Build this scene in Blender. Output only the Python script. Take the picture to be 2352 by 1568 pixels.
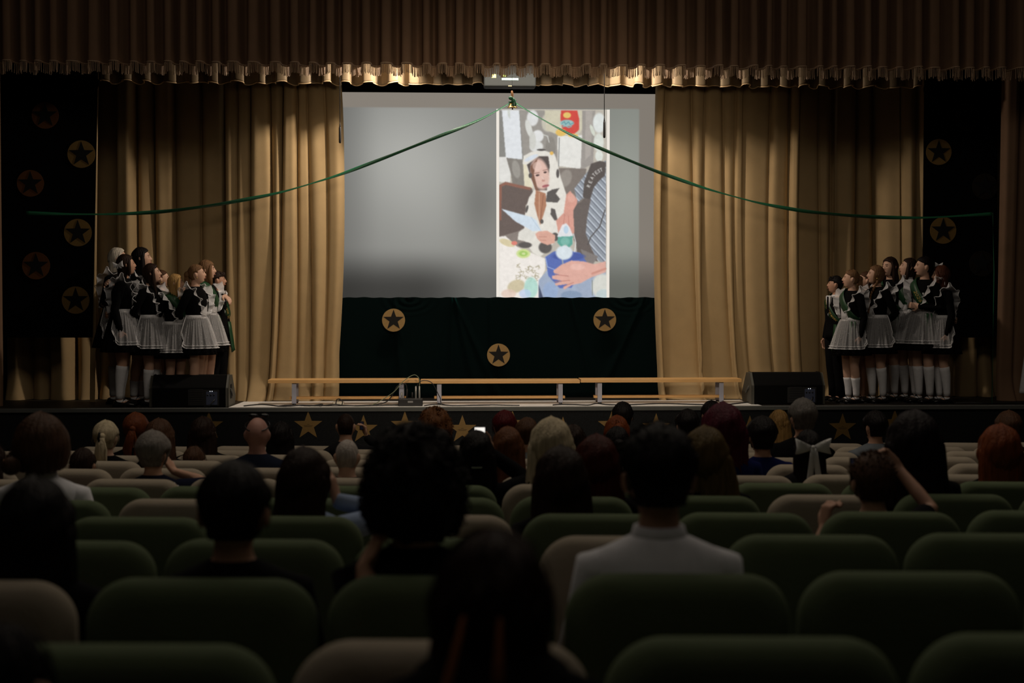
import bpy, math, random
import numpy as np
from mathutils import Vector, Matrix
R = math.radians
PI = math.pi
for o in list(bpy.data.objects): bpy.data.objects.remove(o)
SC = bpy.context.scene
COL = SC.collection

# ------------------------------------------------------------------ camera
FPX = 3340.0
YAW = R(2.7); PITCH = math.atan(104/3340)
CAM = Vector((0, 0, 1.5))
fwd = Vector((math.sin(YAW)*math.cos(PITCH), math.cos(YAW)*math.cos(PITCH), -math.sin(PITCH)))
rgt = Vector((math.cos(YAW), -math.sin(YAW), 0))
upv = rgt.cross(fwd)
cd = bpy.data.cameras.new('camera'); cam = bpy.data.objects.new('camera', cd); COL.objects.link(cam)
cd.sensor_width = 36; cd.lens = FPX/2352*36
cam.matrix_world = Matrix(((rgt.x, upv.x, -fwd.x, CAM.x), (rgt.y, upv.y, -fwd.y, CAM.y), (rgt.z, upv.z, -fwd.z, CAM.z), (0, 0, 0, 1)))
cd.clip_end = 100
cd.dof.use_dof = True; cd.dof.focus_distance = 16.6; cd.dof.aperture_fstop = 3.0
SC.camera = cam
def P(px, py, Y):
    d = fwd*FPX + rgt*(px-1176) - upv*(py-784)
    return CAM + d*(Y/d.y)

# ------------------------------------------------------------------ light
SC.view_settings.view_transform = 'Standard'; SC.view_settings.look = 'None'
SC.view_settings.gamma = 1; SC.view_settings.exposure = 0; SC.view_settings.use_curve_mapping = False
w = bpy.data.worlds.new('world'); SC.world = w; w.use_nodes = True
w.node_tree.nodes['Background'].inputs[0].default_value = (0.9, 0.75, 0.6, 1)
w.node_tree.nodes['Background'].inputs[1].default_value = 0.0003
def area(name, loc, target, power, col, sx, sy, spread=180):
    l = bpy.data.lights.new(name, 'AREA'); l.shape = 'RECTANGLE'; l.size = sx; l.size_y = sy
    l.energy = power; l.color = col; l.spread = R(spread)
    o = bpy.data.objects.new(name, l); COL.objects.link(o); o.location = loc
    o.rotation_euler = (Vector(target)-Vector(loc)).to_track_quat('-Z', 'Y').to_euler()
    return o
XC = P(1176, 500, 17.4).x                     # middle of the stage
area('stage_bar_light', (XC-.1, 16.42, 4.14), (XC-.1, 17.3, 1.0), 28, (1, .86, .72), 3.0, .25, 120)
area('side_fill_light', (XC-1.0, 16.55, 4.42), (XC-4.6, 17.3, 1.3), 27, (1, .84, .68), .16, .16, 110)  # added fill to brighten the left students, no fixture there
area('side_fill_light', (XC+1.0, 16.55, 4.42), (XC+4.4, 17.3, 1.3), 19, (1, .84, .68), .16, .16, 110)  # same added fill, aimed at the right students
sl_ = bpy.data.lights.new('hall_spot', 'SPOT'); sl_.energy = 1250; sl_.color = (1, .82, .62); sl_.spot_size = R(40); sl_.spot_blend = 1; sl_.shadow_soft_size = .45
so_ = bpy.data.objects.new('hall_spot', sl_); COL.objects.link(so_); so_.location = (XC, 6.5, 3.5); so_.scale = (1.12, 1, 1)
so_.rotation_euler = (Vector((XC, 17, 1.6))-so_.location).to_track_quat('-Z', 'Y').to_euler()
area('overhead_fill_light', (XC, 9.5, 6.9), (XC, 9.5, 0), 130, (1, .86, .70), 9, 2.5, 180)  # unseen overhead light, added so the audience and seat tops get light
area('rear_fill_light', (0, 2.2, 6.9), (0, 2.2, 0), 26, (1, .88, .74), 8, 3, 180)  # unseen rear fill, added to lift the seat backs

# ------------------------------------------------------------------ materials
def lin(c):
    return tuple(((v/255)/12.92 if v/255 <= .04045 else ((v/255+.055)/1.055)**2.4) for v in c)
MC = {}
def mat(key, col, rough=.8, metal=0, sheen=0, bump=0, bscale=60, var=0, vscale=8, stretch=(1, 1, 1), spec=.3, emis=0, alpha=1, attr=False):
    if key in MC: return MC[key]
    m = bpy.data.materials.new(key); m.use_nodes = True
    nt = m.node_tree; b = nt.nodes['Principled BSDF']
    c = (*col, 1) if len(col) == 3 else col
    b.inputs['Base Color'].default_value = c; b.inputs['Roughness'].default_value = rough
    b.inputs['Metallic'].default_value = metal; b.inputs['Specular IOR Level'].default_value = spec
    if sheen:
        b.inputs['Sheen Weight'].default_value = sheen; b.inputs['Sheen Roughness'].default_value = .4
        b.inputs['Sheen Tint'].default_value = c
    tc = nt.nodes.new('ShaderNodeTexCoord'); mp = nt.nodes.new('ShaderNodeMapping'); mp.inputs['Scale'].default_value = stretch
    nt.links.new(tc.outputs['Object'], mp.inputs[0])
    if var:
        n = nt.nodes.new('ShaderNodeTexNoise'); n.inputs['Scale'].default_value = vscale; n.inputs['Detail'].default_value = 3
        nt.links.new(mp.outputs[0], n.inputs['Vector'])
        mx = nt.nodes.new('ShaderNodeMix'); mx.data_type = 'RGBA'
        mx.inputs['A'].default_value = (*[max(0, v*(1-var)) for v in c[:3]], 1); mx.inputs['B'].default_value = (*[min(1, v*(1+var)) for v in c[:3]], 1)
        nt.links.new(n.outputs['Fac'], mx.inputs['Factor']); nt.links.new(mx.outputs['Result'], b.inputs['Base Color'])
    if bump:
        n2 = nt.nodes.new('ShaderNodeTexNoise'); n2.inputs['Scale'].default_value = bscale
        nt.links.new(mp.outputs[0], n2.inputs['Vector'])
        bp = nt.nodes.new('ShaderNodeBump'); bp.inputs['Strength'].default_value = bump; bp.inputs['Distance'].default_value = .01
        nt.links.new(n2.outputs['Fac'], bp.inputs['Height']); nt.links.new(bp.outputs[0], b.inputs['Normal'])
    if emis:
        b.inputs['Emission Color'].default_value = c; b.inputs['Emission Strength'].default_value = emis
    if attr:
        a = nt.nodes.new('ShaderNodeAttribute'); a.attribute_name = 'Col'
        nt.links.new(a.outputs['Color'], b.inputs['Emission Color']); b.inputs['Emission Strength'].default_value = 1
        b.inputs['Base Color'].default_value = (.02, .02, .02, 1)
    if alpha < 1:
        b.inputs['Alpha'].default_value = alpha
    MC[key] = m
    return m
def skin(k='fair', c=(.62, .38, .27)): return mat('skin_'+k, c, .55, var=.12, vscale=14, spec=.35)
def hairm(k, c): return mat('hair_'+k, c, .55, var=.6, vscale=55, stretch=(1, 1, .05), bump=.6, bscale=120, spec=.14)
def cloth(k, c, **kw): return mat('cloth_'+k, c, .95, var=.12, vscale=30, bump=.15, bscale=300, spec=.08, **kw)
M_black = cloth('black', (.004, .004, .0045))
M_white = cloth('white', (.72, .72, .74))
M_shoe = mat('shoe_black', (.006, .006, .006), .25, spec=.5)
M_green = mat('satin_green', (.012, .10, .045), .38, var=.2, vscale=12, spec=.5)
M_gold = mat('gold_ink', (.75, .55, .18), .35, metal=.6)
M_tulle = mat('white_tulle', (.8, .8, .82), .9, var=.15, vscale=40, alpha=.30)
M_organza = mat('white_organza', (.82, .82, .84), .8, alpha=.5)
M_trim = mat('white_satin_trim', (.85, .85, .87), .5)
M_blackmetal = mat('black_metal', (.012, .012, .013), .45, spec=.4)
M_goldpaper = mat('gold_paper', (.21, .13, .042), .42, metal=.25, var=.12, vscale=25)
M_eye = mat('eye_dark', (.01, .008, .006), .2, spec=.6)
M_lip = mat('lip_rose', (.42, .13, .11), .5)

# ------------------------------------------------------------------ mesh building
class MB:
    def __init__(s): s.v = []; s.f = []
    def rings(s, rs, cap=True, closed=True):
        b = len(s.v); n = len(rs[0])
        for r in rs: s.v += [tuple(p) for p in r]
        for i in range(len(rs)-1):
            for j in range(n if closed else n-1):
                k = (j+1) % n
                s.f.append((b+i*n+j, b+i*n+k, b+(i+1)*n+k, b+(i+1)*n+j))
        if cap and closed:
            s.f.append(tuple(b+j for j in reversed(range(n)))); e = b+(len(rs)-1)*n
            s.f.append(tuple(e+j for j in range(n)))
        return s
    def tube(s, pts, rad, seg=10, up=(0, 0, 1), round_ends=True):
        pts = [Vector(p) for p in pts]
        rad = [(r, r) if not isinstance(r, (tuple, list)) else r for r in (rad if isinstance(rad, list) else [rad]*len(pts))]
        rs = []; pn = None
        for i, p in enumerate(pts):
            t = (pts[min(i+1, len(pts)-1)]-pts[max(i-1, 0)]).normalized()
            if pn is None:
                u = Vector(up)
                if abs(t.dot(u)) > .95: u = Vector((0, 1, 0)) if abs(t.y) < .9 else Vector((1, 0, 0))
                sd = t.cross(u).normalized()
            else:
                sd = (pn - t*pn.dot(t)).normalized()
            pn = sd; nn = sd.cross(t)
            def ring(c, k): return [c + sd*(rad[i][0]*k*math.cos(a)) + nn*(rad[i][1]*k*math.sin(a)) for a in [2*PI*j/seg for j in range(seg)]]
            m = min(rad[i])
            if i == 0 and round_ends: rs += [ring(p-t*m*.75, .3), ring(p-t*m*.5, .75)]
            rs.append(ring(p, 1))
            if i == len(pts)-1 and round_ends: rs += [ring(p+t*m*.5, .75), ring(p+t*m*.75, .3)]
        return s.rings(rs)
    def sect(s, L, seg=24, fn=None, cap=True):           # L: (z, cx, cy, rx, ry)
        rs = []
        for i, (z, cx, cy, rx, ry) in enumerate(L):
            r = []
            for j in range(seg):
                a = 2*PI*j/seg; k = 1 if fn is None else fn(a, z, i)
                r.append(Vector((cx+rx*k*math.sin(a), cy+ry*k*math.cos(a), z)))
            rs.append(r)
        return s.rings(rs, cap)
    def ell(s, c, r, seg=14, rg=9, M=None):
        rs = []
        for i in range(rg):
            f = -PI/2+PI*(i+.15)/(rg-.7)
            q = []
            for j in range(seg):
                a = 2*PI*j/seg
                p = Vector((r[0]*math.cos(f)*math.cos(a), r[1]*math.cos(f)*math.sin(a), r[2]*math.sin(f)))
                if M: p = M @ p
                q.append(p+Vector(c))
            rs.append(q)
        return s.rings(rs)
    def box(s, x0, x1, y0, y1, z0, z1):
        b = len(s.v)
        s.v += [(x0, y0, z0), (x1, y0, z0), (x1, y1, z0), (x0, y1, z0), (x0, y0, z1), (x1, y0, z1), (x1, y1, z1), (x0, y1, z1)]
        s.f += [tuple(b+i for i in q) for q in ((0, 3, 2, 1), (4, 5, 6, 7), (0, 1, 5, 4), (1, 2, 6, 5), (2, 3, 7, 6), (3, 0, 4, 7))]
        return s
    def prism(s, pts, y0, y1):                            # outline in x,z extruded in y
        b = len(s.v); n = len(pts)
        s.v += [(x, y0, z) for x, z in pts] + [(x, y1, z) for x, z in pts]
        s.f.append(tuple(b+i for i in range(n))); s.f.append(tuple(b+n+i for i in reversed(range(n))))
        for i in range(n):
            j = (i+1) % n; s.f.append((b+i, b+n+i, b+n+j, b+j))
        return s
    def grid(s, rows): return s.rings(rows, cap=False, closed=False)
    def xf(s, M, i0=0):
        s.v = s.v[:i0] + [tuple(M @ Vector(p)) for p in s.v[i0:]]
        return s
    def build(s, name, m, parent=None, smooth=True, vox=0, bev=0, sub=0, solid=0, sm=0, kind=None, label=None):
        me = bpy.data.meshes.new(name); me.from_pydata(s.v, [], s.f); me.update()
        if smooth: me.polygons.foreach_set('use_smooth', [True]*len(me.polygons))
        me.materials.append(m)
        o = bpy.data.objects.new(name, me); COL.objects.link(o)
        if parent: o.parent = parent
        if vox:
            r = o.modifiers.new('fuse', 'REMESH'); r.mode = 'VOXEL'; r.voxel_size = vox; r.use_smooth_shade = True
        if sm:
            r = o.modifiers.new('smooth', 'SMOOTH'); r.iterations = sm; r.factor = .5
        if bev:
            r = o.modifiers.new('bevel', 'BEVEL'); r.width = bev; r.segments = 3; r.limit_method = 'ANGLE'
        if sub:
            r = o.modifiers.new('sub', 'SUBSURF'); r.levels = sub; r.render_levels = sub
        if solid:
            r = o.modifiers.new('solid', 'SOLIDIFY'); r.thickness = solid
        if kind: o['kind'] = kind
        if label: o['label'] = label
        return o
def thing(name, label, cat, loc=(0, 0, 0), rz=0, group=None):
    o = bpy.data.objects.new(name, None); COL.objects.link(o); o.location = loc; o.rotation_euler = (0, 0, rz)
    o.empty_display_size = .1
    return tag(o, label, cat, group)
def tag(o, label, cat, group=None):
    o['label'] = label; o['category'] = cat
    if group: o['group'] = group
    return o
def dup(root, loc, label=None, group=None):
    r = root.copy(); COL.objects.link(r); r.location = loc
    if label: r['label'] = label
    if group: r['group'] = group
    for ch in list(root.children):
        c = ch.copy(); COL.objects.link(c); c.parent = r
        for g in list(ch.children):
            d = g.copy(); COL.objects.link(d); d.parent = c
    return r
def sstep(a, b, x):
    t = min(1, max(0, (x-a)/(b-a))); return t*t*(3-2*t)
def star_pts(r, ri=.40, c=(0, 0)):
    return [(c[0]+(r if k % 2 == 0 else r*ri)*math.sin(PI*k/5), c[1]+(r if k % 2 == 0 else r*ri)*math.cos(PI*k/5)) for k in range(10)]

# ------------------------------------------------------------------ room
YE = 16.3                                        # stage edge
DZ = P(1176, 936, YE).z                          # stage deck
YS = 12.9                                        # flat floor in front of the stage begins
ROWY = [2.55, 3.37, 4.29, 5.28, 6.16, 7.01, 7.80, 8.65, 9.50, 10.35, 11.20, 12.05]
ROWT = [1466, 1319, 1232, 1180, 1140, 1112, 1094, 1070, 1053, 1041, 1030, 1021]
SEATH = .90
TOPZ = [P(1176, t, y).z for t, y in zip(ROWT, ROWY)]
FLZ = [z-SEATH for z in TOPZ]
def floor_z(y):
    ys = [-3, 1.7]+ROWY+[YS+.4]; zs = [.02, .02]+FLZ+[FLZ[-1]-.03]
    return float(np.interp(y, ys, zs))
M_floor = mat('hall_floor', (.035, .028, .024), .55, var=.3, vscale=5)
M_wall = mat('hall_wall', (.045, .035, .028), .9, var=.1, vscale=3)
M_dark = mat('stage_black', (.004, .004, .004), .95)
mb = MB()
prof = [(-3, floor_z(-3))]+[(1.2, .02)]+[(y-.2, floor_z(y)) for y in ROWY]+[(YS, floor_z(YS)), (YE+.1, floor_z(YS))]
prof[2:] = [(y, z) for y, z in prof[2:]]
mb.grid([[(-8, y, z), (8, y, z)] for y, z in prof]); mb.build('floor', M_floor, kind='structure', smooth=False, solid=-.05)
FZ0 = floor_z(YS)
MB().box(-8.2, -8, -3, 20, -1, 7).build('wall_left', M_wall, kind='structure', smooth=False)
MB().box(8, 8.2, -3, 20, -1, 7).build('wall_right', M_wall, kind='structure', smooth=False)
MB().box(-8.2, 8.2, -3.2, -3, -1, 7).build('wall_back', M_wall, kind='structure', smooth=False)
MB().box(-8.2, 8.2, 20, 20.2, -1, 7).build('wall_front', M_dark, kind='structure', smooth=False)
MB().box(-8.2, 8.2, -3.2, 20.2, 7, 7.2).build('ceiling', mat('ceiling', (.05, .045, .04)), kind='structure', smooth=False)
# stage
M_carpet = mat('stage_front_carpet', (.007, .0082, .0095), .95, var=.95, vscale=95, bump=.3, bscale=200)
st = MB().box(-7.97, 7.97, YE, 19.98, FZ0-.02, DZ).build('stage_platform', M_carpet, smooth=False); tag(st, 'raised stage platform with speckled charcoal carpet front behind the front row', 'stage')
MB().box(-7.97, 7.97, YE+.06, 19.98, DZ, DZ+.006).build('stage_deck', mat('deck_dark', (.02, .016, .012), .6, var=.3, vscale=20), st, smooth=False)
MB().box(-7.97, 7.97, YE-.03, YE+.06, DZ-.035, DZ+.008).build('edge_trim', mat('silver_trim', (.10, .105, .10), .7, metal=0, var=.15, vscale=6), st, smooth=False, bev=.004, label='silver metal trim along the stage edge')
DT = DZ+.006
xa = P(532, 930, 16.6).x; xb = P(1735, 930, 16.6).x
pts = [(xa, YE+.06), (xb+.02, YE+.06), (xb-.05, 17.25), (xa+.05, 17.25)]
mb = MB(); mb.v = [(x, y, DT) for x, y in pts]+[(x, y, DT+.005) for x, y in pts]
mb.f = [(0, 3, 2, 1), (4, 5, 6, 7), (0, 1, 5, 4), (1, 2, 6, 5), (2, 3, 7, 6), (3, 0, 4, 7)]
tag(mb.build('white_floor_area', mat('white_deck_slab', (.88, .87, .84), .5), smooth=False), 'white floor area on the middle of the stage under the benches', 'floor covering')  # thin white slab over the middle of the darker deck
DM = DT+.005
# stars on the stage front
def sx(px, py, Y): p = P(px, py, Y); return p.x, p.z
M_ink = mat('star_ink', (.05, .035, .015))
sn = ['star behind the brown-haired woman, only its tip showing', 'star above the long dark hair under the left monitor speaker', 'star with a full face to the left of the balding man filming',
      'star half hidden behind the raised hand of the man filming', 'star fully visible just left of the copper curly hair', 'star beside the glowing white phone', 'star whose tip shows over the dark red hair',
      'star peeking out right of the blonde bob', 'star whose left point shows by the orange bun', 'star fully above the head in the white shirt', 'star between magenta hair and dark short hair',
      'star between the grey-haired man and the man in the grey jacket', 'star right of the man in the grey jacket']
for i, (px, py) in enumerate([(363, 994), (480, 978), (708, 977), (835, 986), (930, 977), (1062, 986), (1177, 975), (1293, 990), (1405, 977), (1507, 982), (1722, 987), (1935, 982), (2055, 973)]):
    x, z = sx(px, py, YE)
    t = thing('gold_star', 'flat gold '+sn[i], 'star', (x, YE, z), 0, 'gold stars on the stage front')
    MB().prism(star_pts(.165), -.006, 0).build('star_face', M_goldpaper, t, smooth=False)
    l = MB()
    l.box(-.014, .014, -.0075, -.006, .012, .016); l.box(-.05, .05, -.0075, -.006, -.004, 0); l.box(-.04, .04, -.0075, -.006, -.014, -.011)
    l.build('lettering', M_ink, t, smooth=False, label='tiny dark lines of lettering')

# ------------------------------------------------------------------ curtains
def curtain_mesh(x0, x1, z0, z1, Y, amp, pitch, seed, xw=None, yoff=None, nz=44, dx=.011, pool=0, sharp=.6, wander=.35, omega=.11):
    rnd = random.Random(seed)
    L = x1-x0; e = [0.0]
    while e[-1] < L: e.append(e[-1]+pitch*rnd.uniform(.55, 1.5))
    e = np.array(e)*(L/e[-1]); n = len(e)-1
    A = np.array([rnd.uniform(.45, 1.2) for _ in range(n+2)]); ph = [rnd.uniform(0, 6.28) for _ in range(n+2)]; dr = [rnd.uniform(-1, 1) for _ in range(n+2)]
    nx = int(L/dx); us = np.linspace(0, L, nx); rows = []
    for k in range(nz+1):
        tz = k/nz; z = z0+(z1-z0)*(tz**(1.5 if pool else 1)); ez = 1-tz
        row = []
        ee = e.copy()
        for i in range(1, n): ee[i] += pitch*wander*(math.sin(ph[i]+2.2*tz)*.5+dr[i]*ez*.45)
        ee = np.maximum.accumulate(ee)
        idx = np.clip(np.searchsorted(ee, us, 'right')-1, 0, n-1)
        for u, i in zip(us, idx):
            wdt = max(ee[i+1]-ee[i], 1e-4); f = (u-ee[i])/wdt
            s_ = math.sin(PI*min(1, max(0, f)))
            am = A[i]*(.75+.35*math.sin(ph[i]+tz*3.1))
            y = -amp*am*(abs(s_)**sharp) - amp*.05*math.sin(f*2*PI*2+ph[i])*am
            if pool and z-z0 < .35:
                q = (1-(z-z0)/.35)**2
                y -= pool*q*(.5+.5*math.sin(u*9+ph[i]))+pool*.3*q
            x = x0+u-omega*wdt*math.sin(2*PI*f)*A[i]
            if xw: x = xw(u/L, tz, x)
            yy = Y+y+(yoff(u/L, tz) if yoff else 0)
            row.append((x, yy, z))
        rows.append(row)
    return MB().grid(rows)
M_goldcur = mat('gold_velour', (.38, .268, .135), .85, sheen=.25, var=.10, vscale=7, bump=.12, bscale=160)
M_browncur = mat('brown_velvet', (.20, .118, .070), .85, sheen=.35, var=.12, vscale=6, bump=.1, bscale=120)
M_velvet = mat('dark_green_velvet', (.0008, .0042, .0042), 1, spec=.06)
_b = M_velvet.node_tree.nodes['Principled BSDF']; _b.inputs['Sheen Weight'].default_value = .12; _b.inputs['Sheen Roughness'].default_value = .35; _b.inputs['Sheen Tint'].default_value = (.0, .55, .5, 1)
ZT = 5.4
def X(px, Y): return P(px, 700, Y).x
# left gold curtain: recessed outer part and bright inner part
YL = 17.55
def edge_l(u, t, x):
    k = sstep(.75, 1, u)
    return x - .22*sstep(.05, .4, u)*(1-sstep(.6, .95, u))*max(0, .5-t)**1.5 + k*(.07*math.sin(PI*min(1, (1-t)*1.3))-.06*sstep(.75, 1, t))
c = curtain_mesh(X(520, YL), X(779, YL), DT+.003, ZT, YL, .20, .215, 3, xw=edge_l, pool=.16, wander=.5)
tag(c.build('gold_curtain', M_goldcur), 'brightly lit gold curtain just left of the projection screen', 'curtain', 'gold stage curtains')
YO = 17.95
c = curtain_mesh(X(20, YO), X(560, YO), DT+.003, ZT, YO, .34, .25, 11, pool=.08, sharp=.5)
tag(c.build('gold_curtain', M_goldcur), 'dim gold curtain behind the left group of students', 'curtain', 'gold stage curtains')
def edge_r(u, t, x):
    k = 1-sstep(0, .2, u)
    return x - k*(.05*math.sin(PI*min(1, (1-t)*1.2)))+.30*sstep(.15, .6, u)*(1-sstep(.75, 1, u))*max(0, .62-t)**1.6
YR = 17.55
c = curtain_mesh(X(1510, YR), X(1915, YR), DT+.003, ZT, YR, .20, .215, 8, xw=edge_r, yoff=lambda u, t: .25*sstep(.6, 1, u), pool=.16, wander=.55)
tag(c.build('gold_curtain', M_goldcur), 'brightly lit gold curtain just right of the projection screen', 'curtain', 'gold stage curtains')
c = curtain_mesh(X(1870, YO), X(2330, YO), DT+.003, ZT, YO, .32, .24, 21, pool=.08, yoff=lambda u, t: -.28*sstep(.25, .4, u)*(1-sstep(.55, .62, u)), sharp=.5)
tag(c.build('gold_curtain', M_goldcur), 'dim gold curtain behind the right group of students', 'curtain', 'gold stage curtains')
# brown legs at both edges of the picture
c = curtain_mesh(X(-190, 16.75), X(6, 16.75), DT+.003, ZT, 16.75, .12, .2, 5, pool=.05)
tag(c.build('brown_curtain', M_browncur), 'brown velvet side curtain at the far left edge of the stage', 'curtain', 'brown side curtains')
c = curtain_mesh(X(2288, 17.1), X(2560, 17.1), DT+.003, ZT, 17.1, .13, .17, 6, pool=.14, xw=lambda u, t, x: x+.05*(1-u)*(t))
tag(c.build('brown_curtain', M_browncur), 'brown velvet side curtain at the far right edge of the stage', 'curtain', 'brown side curtains')

# front valance with fringe: pleat edges follow the regular swags
def valance(name, x0, x1, zb, zt, Y, amp, pitch, seed, m, fringe=0, label='', rim=None, zwave=0, flat=.55):
    rnd = random.Random(seed); e = [x0]
    while e[-1] < x1: e.append(e[-1]+pitch*rnd.uniform(.78, 1.22))
    n = len(e); duty = [rnd.uniform(.42, .55) for _ in e]; am = [rnd.uniform(.75, 1.1) for _ in e]; dr = [rnd.uniform(-.012, .012) for _ in e]
    ph = [rnd.uniform(0, 6) for _ in e]
    def at(x, t):            # t 0 bottom .. 1 top
        i = min(n-2, max(0, int(np.searchsorted(e, x, 'right'))-1)); w_ = e[i+1]-e[i]; f = (x-e[i])/w_
        d = duty[i]
        if f < d: y = -amp*am[i]*(abs(math.sin(PI*f/d))**.32)
        else: y = amp*.5*math.sin(PI*(f-d)/(1-d))
        xs = x+dr[i]*(1-t)*2*math.sin(PI*min(1, f/d))-(.07*w_*math.sin(2*PI*f/d) if f < d else 0)
        if zwave: dz = zwave*math.sin(ph[i]+f*6.28)
        else: dz = 0
        return xs, Y+y*(1-.15*t), dz
    nx = int((x1-x0)/.006); xs = np.linspace(x0, x1, nx); rows = []
    for t in (0, .02, .06, .15, .3, .5, .75, 1):
        row = []
        for x in xs:
            a, y, dz = at(x, t); row.append((a, y, zb+dz*(1-t)+(zt-zb)*t))
        rows.append(row)
    t = thing(name, label, 'curtain', (0, 0, 0))
    MB().grid(rows).build('pleated_cloth', m, t, solid=.004)
    if rim:
        r2 = MB(); pts = [Vector((a, y, zb+dz)) for a, y, dz in [at(x, 0) for x in xs[::2]]]
        r2.tube(pts, .006, 5); r2.build('hem_edge', rim, t, label='pale rolled hem edge')
    if fringe:
        fm = MB(); bd = MB(); x = x0; pts = []
        while x < x1:
            a, y, dz = at(x, 0); L = fringe*rnd.uniform(.82, 1.05); o = rnd.uniform(-.006, .006); yy = y-.006+rnd.uniform(-.004, .004)
            fm.tube([(a, yy, zb+.012), (a+o*.4, yy, zb-L*.5), (a+o, yy, zb-L)], [.0036, .0034, .0040], 4, round_ends=False)
            pts.append((a, y-.008, zb+.014)); x += .0088
        fm.build('fringe', M_fringe, t, smooth=False, kind='stuff', label='hanging beige tassel fringe')
        bd.tube(pts, .008, 5); bd.build('fringe_braid', M_fringe, t)
    return t
M_fringe = mat('fringe_beige', (.42, .29, .19), .6, var=.3, vscale=60)
zf = P(1176, 152, 16.1).z
valance('front_valance', X(-60, 16.1), X(2420, 16.1), zf, 5.6, 16.18, .17, .196, 4, M_browncur, fringe=.105,
        label='brown pleated velvet valance with beige tassel fringe hanging over the stage front')
zi = P(1176, 195, 17.0).z
M_goldval = mat('gold_satin_valance', (.25, .185, .11), .6, var=.1, vscale=9)
valance('gold_valance', X(236, 17.0), X(2108, 17.0), zi, 5.3, 17.0, .10, .26, 9, M_goldval, label='gold ruffled inner valance showing below the fringe of the brown one',
        rim=mat('pale_hem', (.7, .5, .28), .6), zwave=.016)

# black hanging panels with star discs
M_copper = mat('copper_paper', (.13, .052, .018), .42, metal=.25, var=.12, vscale=25); M_shadedisc = mat('shaded_foil', (.012, .009, .006), .5, spec=.2)  # last foil: discs that catch little light, their shade put into the colour
def star_disc(px, py, Y, rpx, label, group, smat=M_dark):
    dm_ = M_shadedisc if (px, py) in ((195, 190), (2150, 205), (2222, 272), (2262, 428), (2255, 605)) else M_copper if (px, py) in ((104, 265), (70, 421), (83, 610)) else M_goldpaper
    p = P(px, py, Y); r = rpx*Y/FPX
    t = thing('star_disc', label, 'star disc', (p.x, Y, p.z), 0, group)
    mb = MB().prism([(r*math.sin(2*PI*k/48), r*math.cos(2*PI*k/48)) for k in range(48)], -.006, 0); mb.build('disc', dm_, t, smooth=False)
    MB().prism(star_pts(r*.93, .40), -.010, -.006).build('star', smat, t, smooth=False, label='black five-pointed star')
    return t
M_panel = mat('black_panel_cloth', (.0025, .0025, .003), 1, spec=.05)
def panel(x0, x1, x1b, yb, Y, label):
    a = X(x0, Y); b = P(x1, 200, Y).x; c_ = P(x1b, yb, Y).x; z0 = P(x1b, yb, Y).z
    mb = MB(); mb.v = [(a, Y, z0), (c_, Y, z0), (b, Y, ZT), (a, Y, ZT)]; mb.f = [(0, 1, 2, 3)]
    o = mb.build('black_banner', M_panel, smooth=False, solid=-.02); tag(o, label, 'banner', 'black hanging banners')
YP = 17.15
panel(8, 233, 213, 775, YP, 'tall black hanging banner with gold star discs left of the gold curtain')
panel(2118, 2286, 2290, 775, 17.45, 'tall black hanging banner with gold star discs right of the gold curtain')
pc = MB(); Yq = YP+.16
pc = curtain_mesh(X(224, Yq), X(236, Yq), P(220, 775, Yq).z-2.2 if False else DT, ZT, Yq, .03, .06, 2, xw=lambda u, t, x: x-.10*(1-t), nz=12, dx=.006)
tag(pc.build('gold_curtain', M_goldcur), 'narrow lit edge of gold curtain beside the left black banner', 'curtain', 'gold stage curtains')
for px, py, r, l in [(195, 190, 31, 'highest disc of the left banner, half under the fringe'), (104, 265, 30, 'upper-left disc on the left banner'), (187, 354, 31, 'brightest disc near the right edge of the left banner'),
                     (70, 421, 30, 'dimmest disc at the left side of the left banner'), (179, 534, 31, 'disc just below the green ribbon on the left banner'), (83, 610, 31, 'disc low on the left side of the left banner'), (174, 689, 31, 'lowest disc of the left banner')]:
    star_disc(px, py, YP-.023, r, ('shade-toned' if py == 190 else 'copper' if px in (104, 70, 83) else 'gold')+' disc with black star, '+l, 'star discs on the left banner')
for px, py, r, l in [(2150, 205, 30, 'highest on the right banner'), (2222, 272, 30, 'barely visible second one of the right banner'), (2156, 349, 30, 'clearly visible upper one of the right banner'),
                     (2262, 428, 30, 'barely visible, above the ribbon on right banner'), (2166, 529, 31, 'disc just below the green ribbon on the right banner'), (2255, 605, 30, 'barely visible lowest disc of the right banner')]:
    star_disc(px, py, 17.427, r, ('shade-toned' if px in (2150, 2222, 2262, 2255) else 'gold')+' disc with black star, '+l, 'star discs on the right banner')

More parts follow.
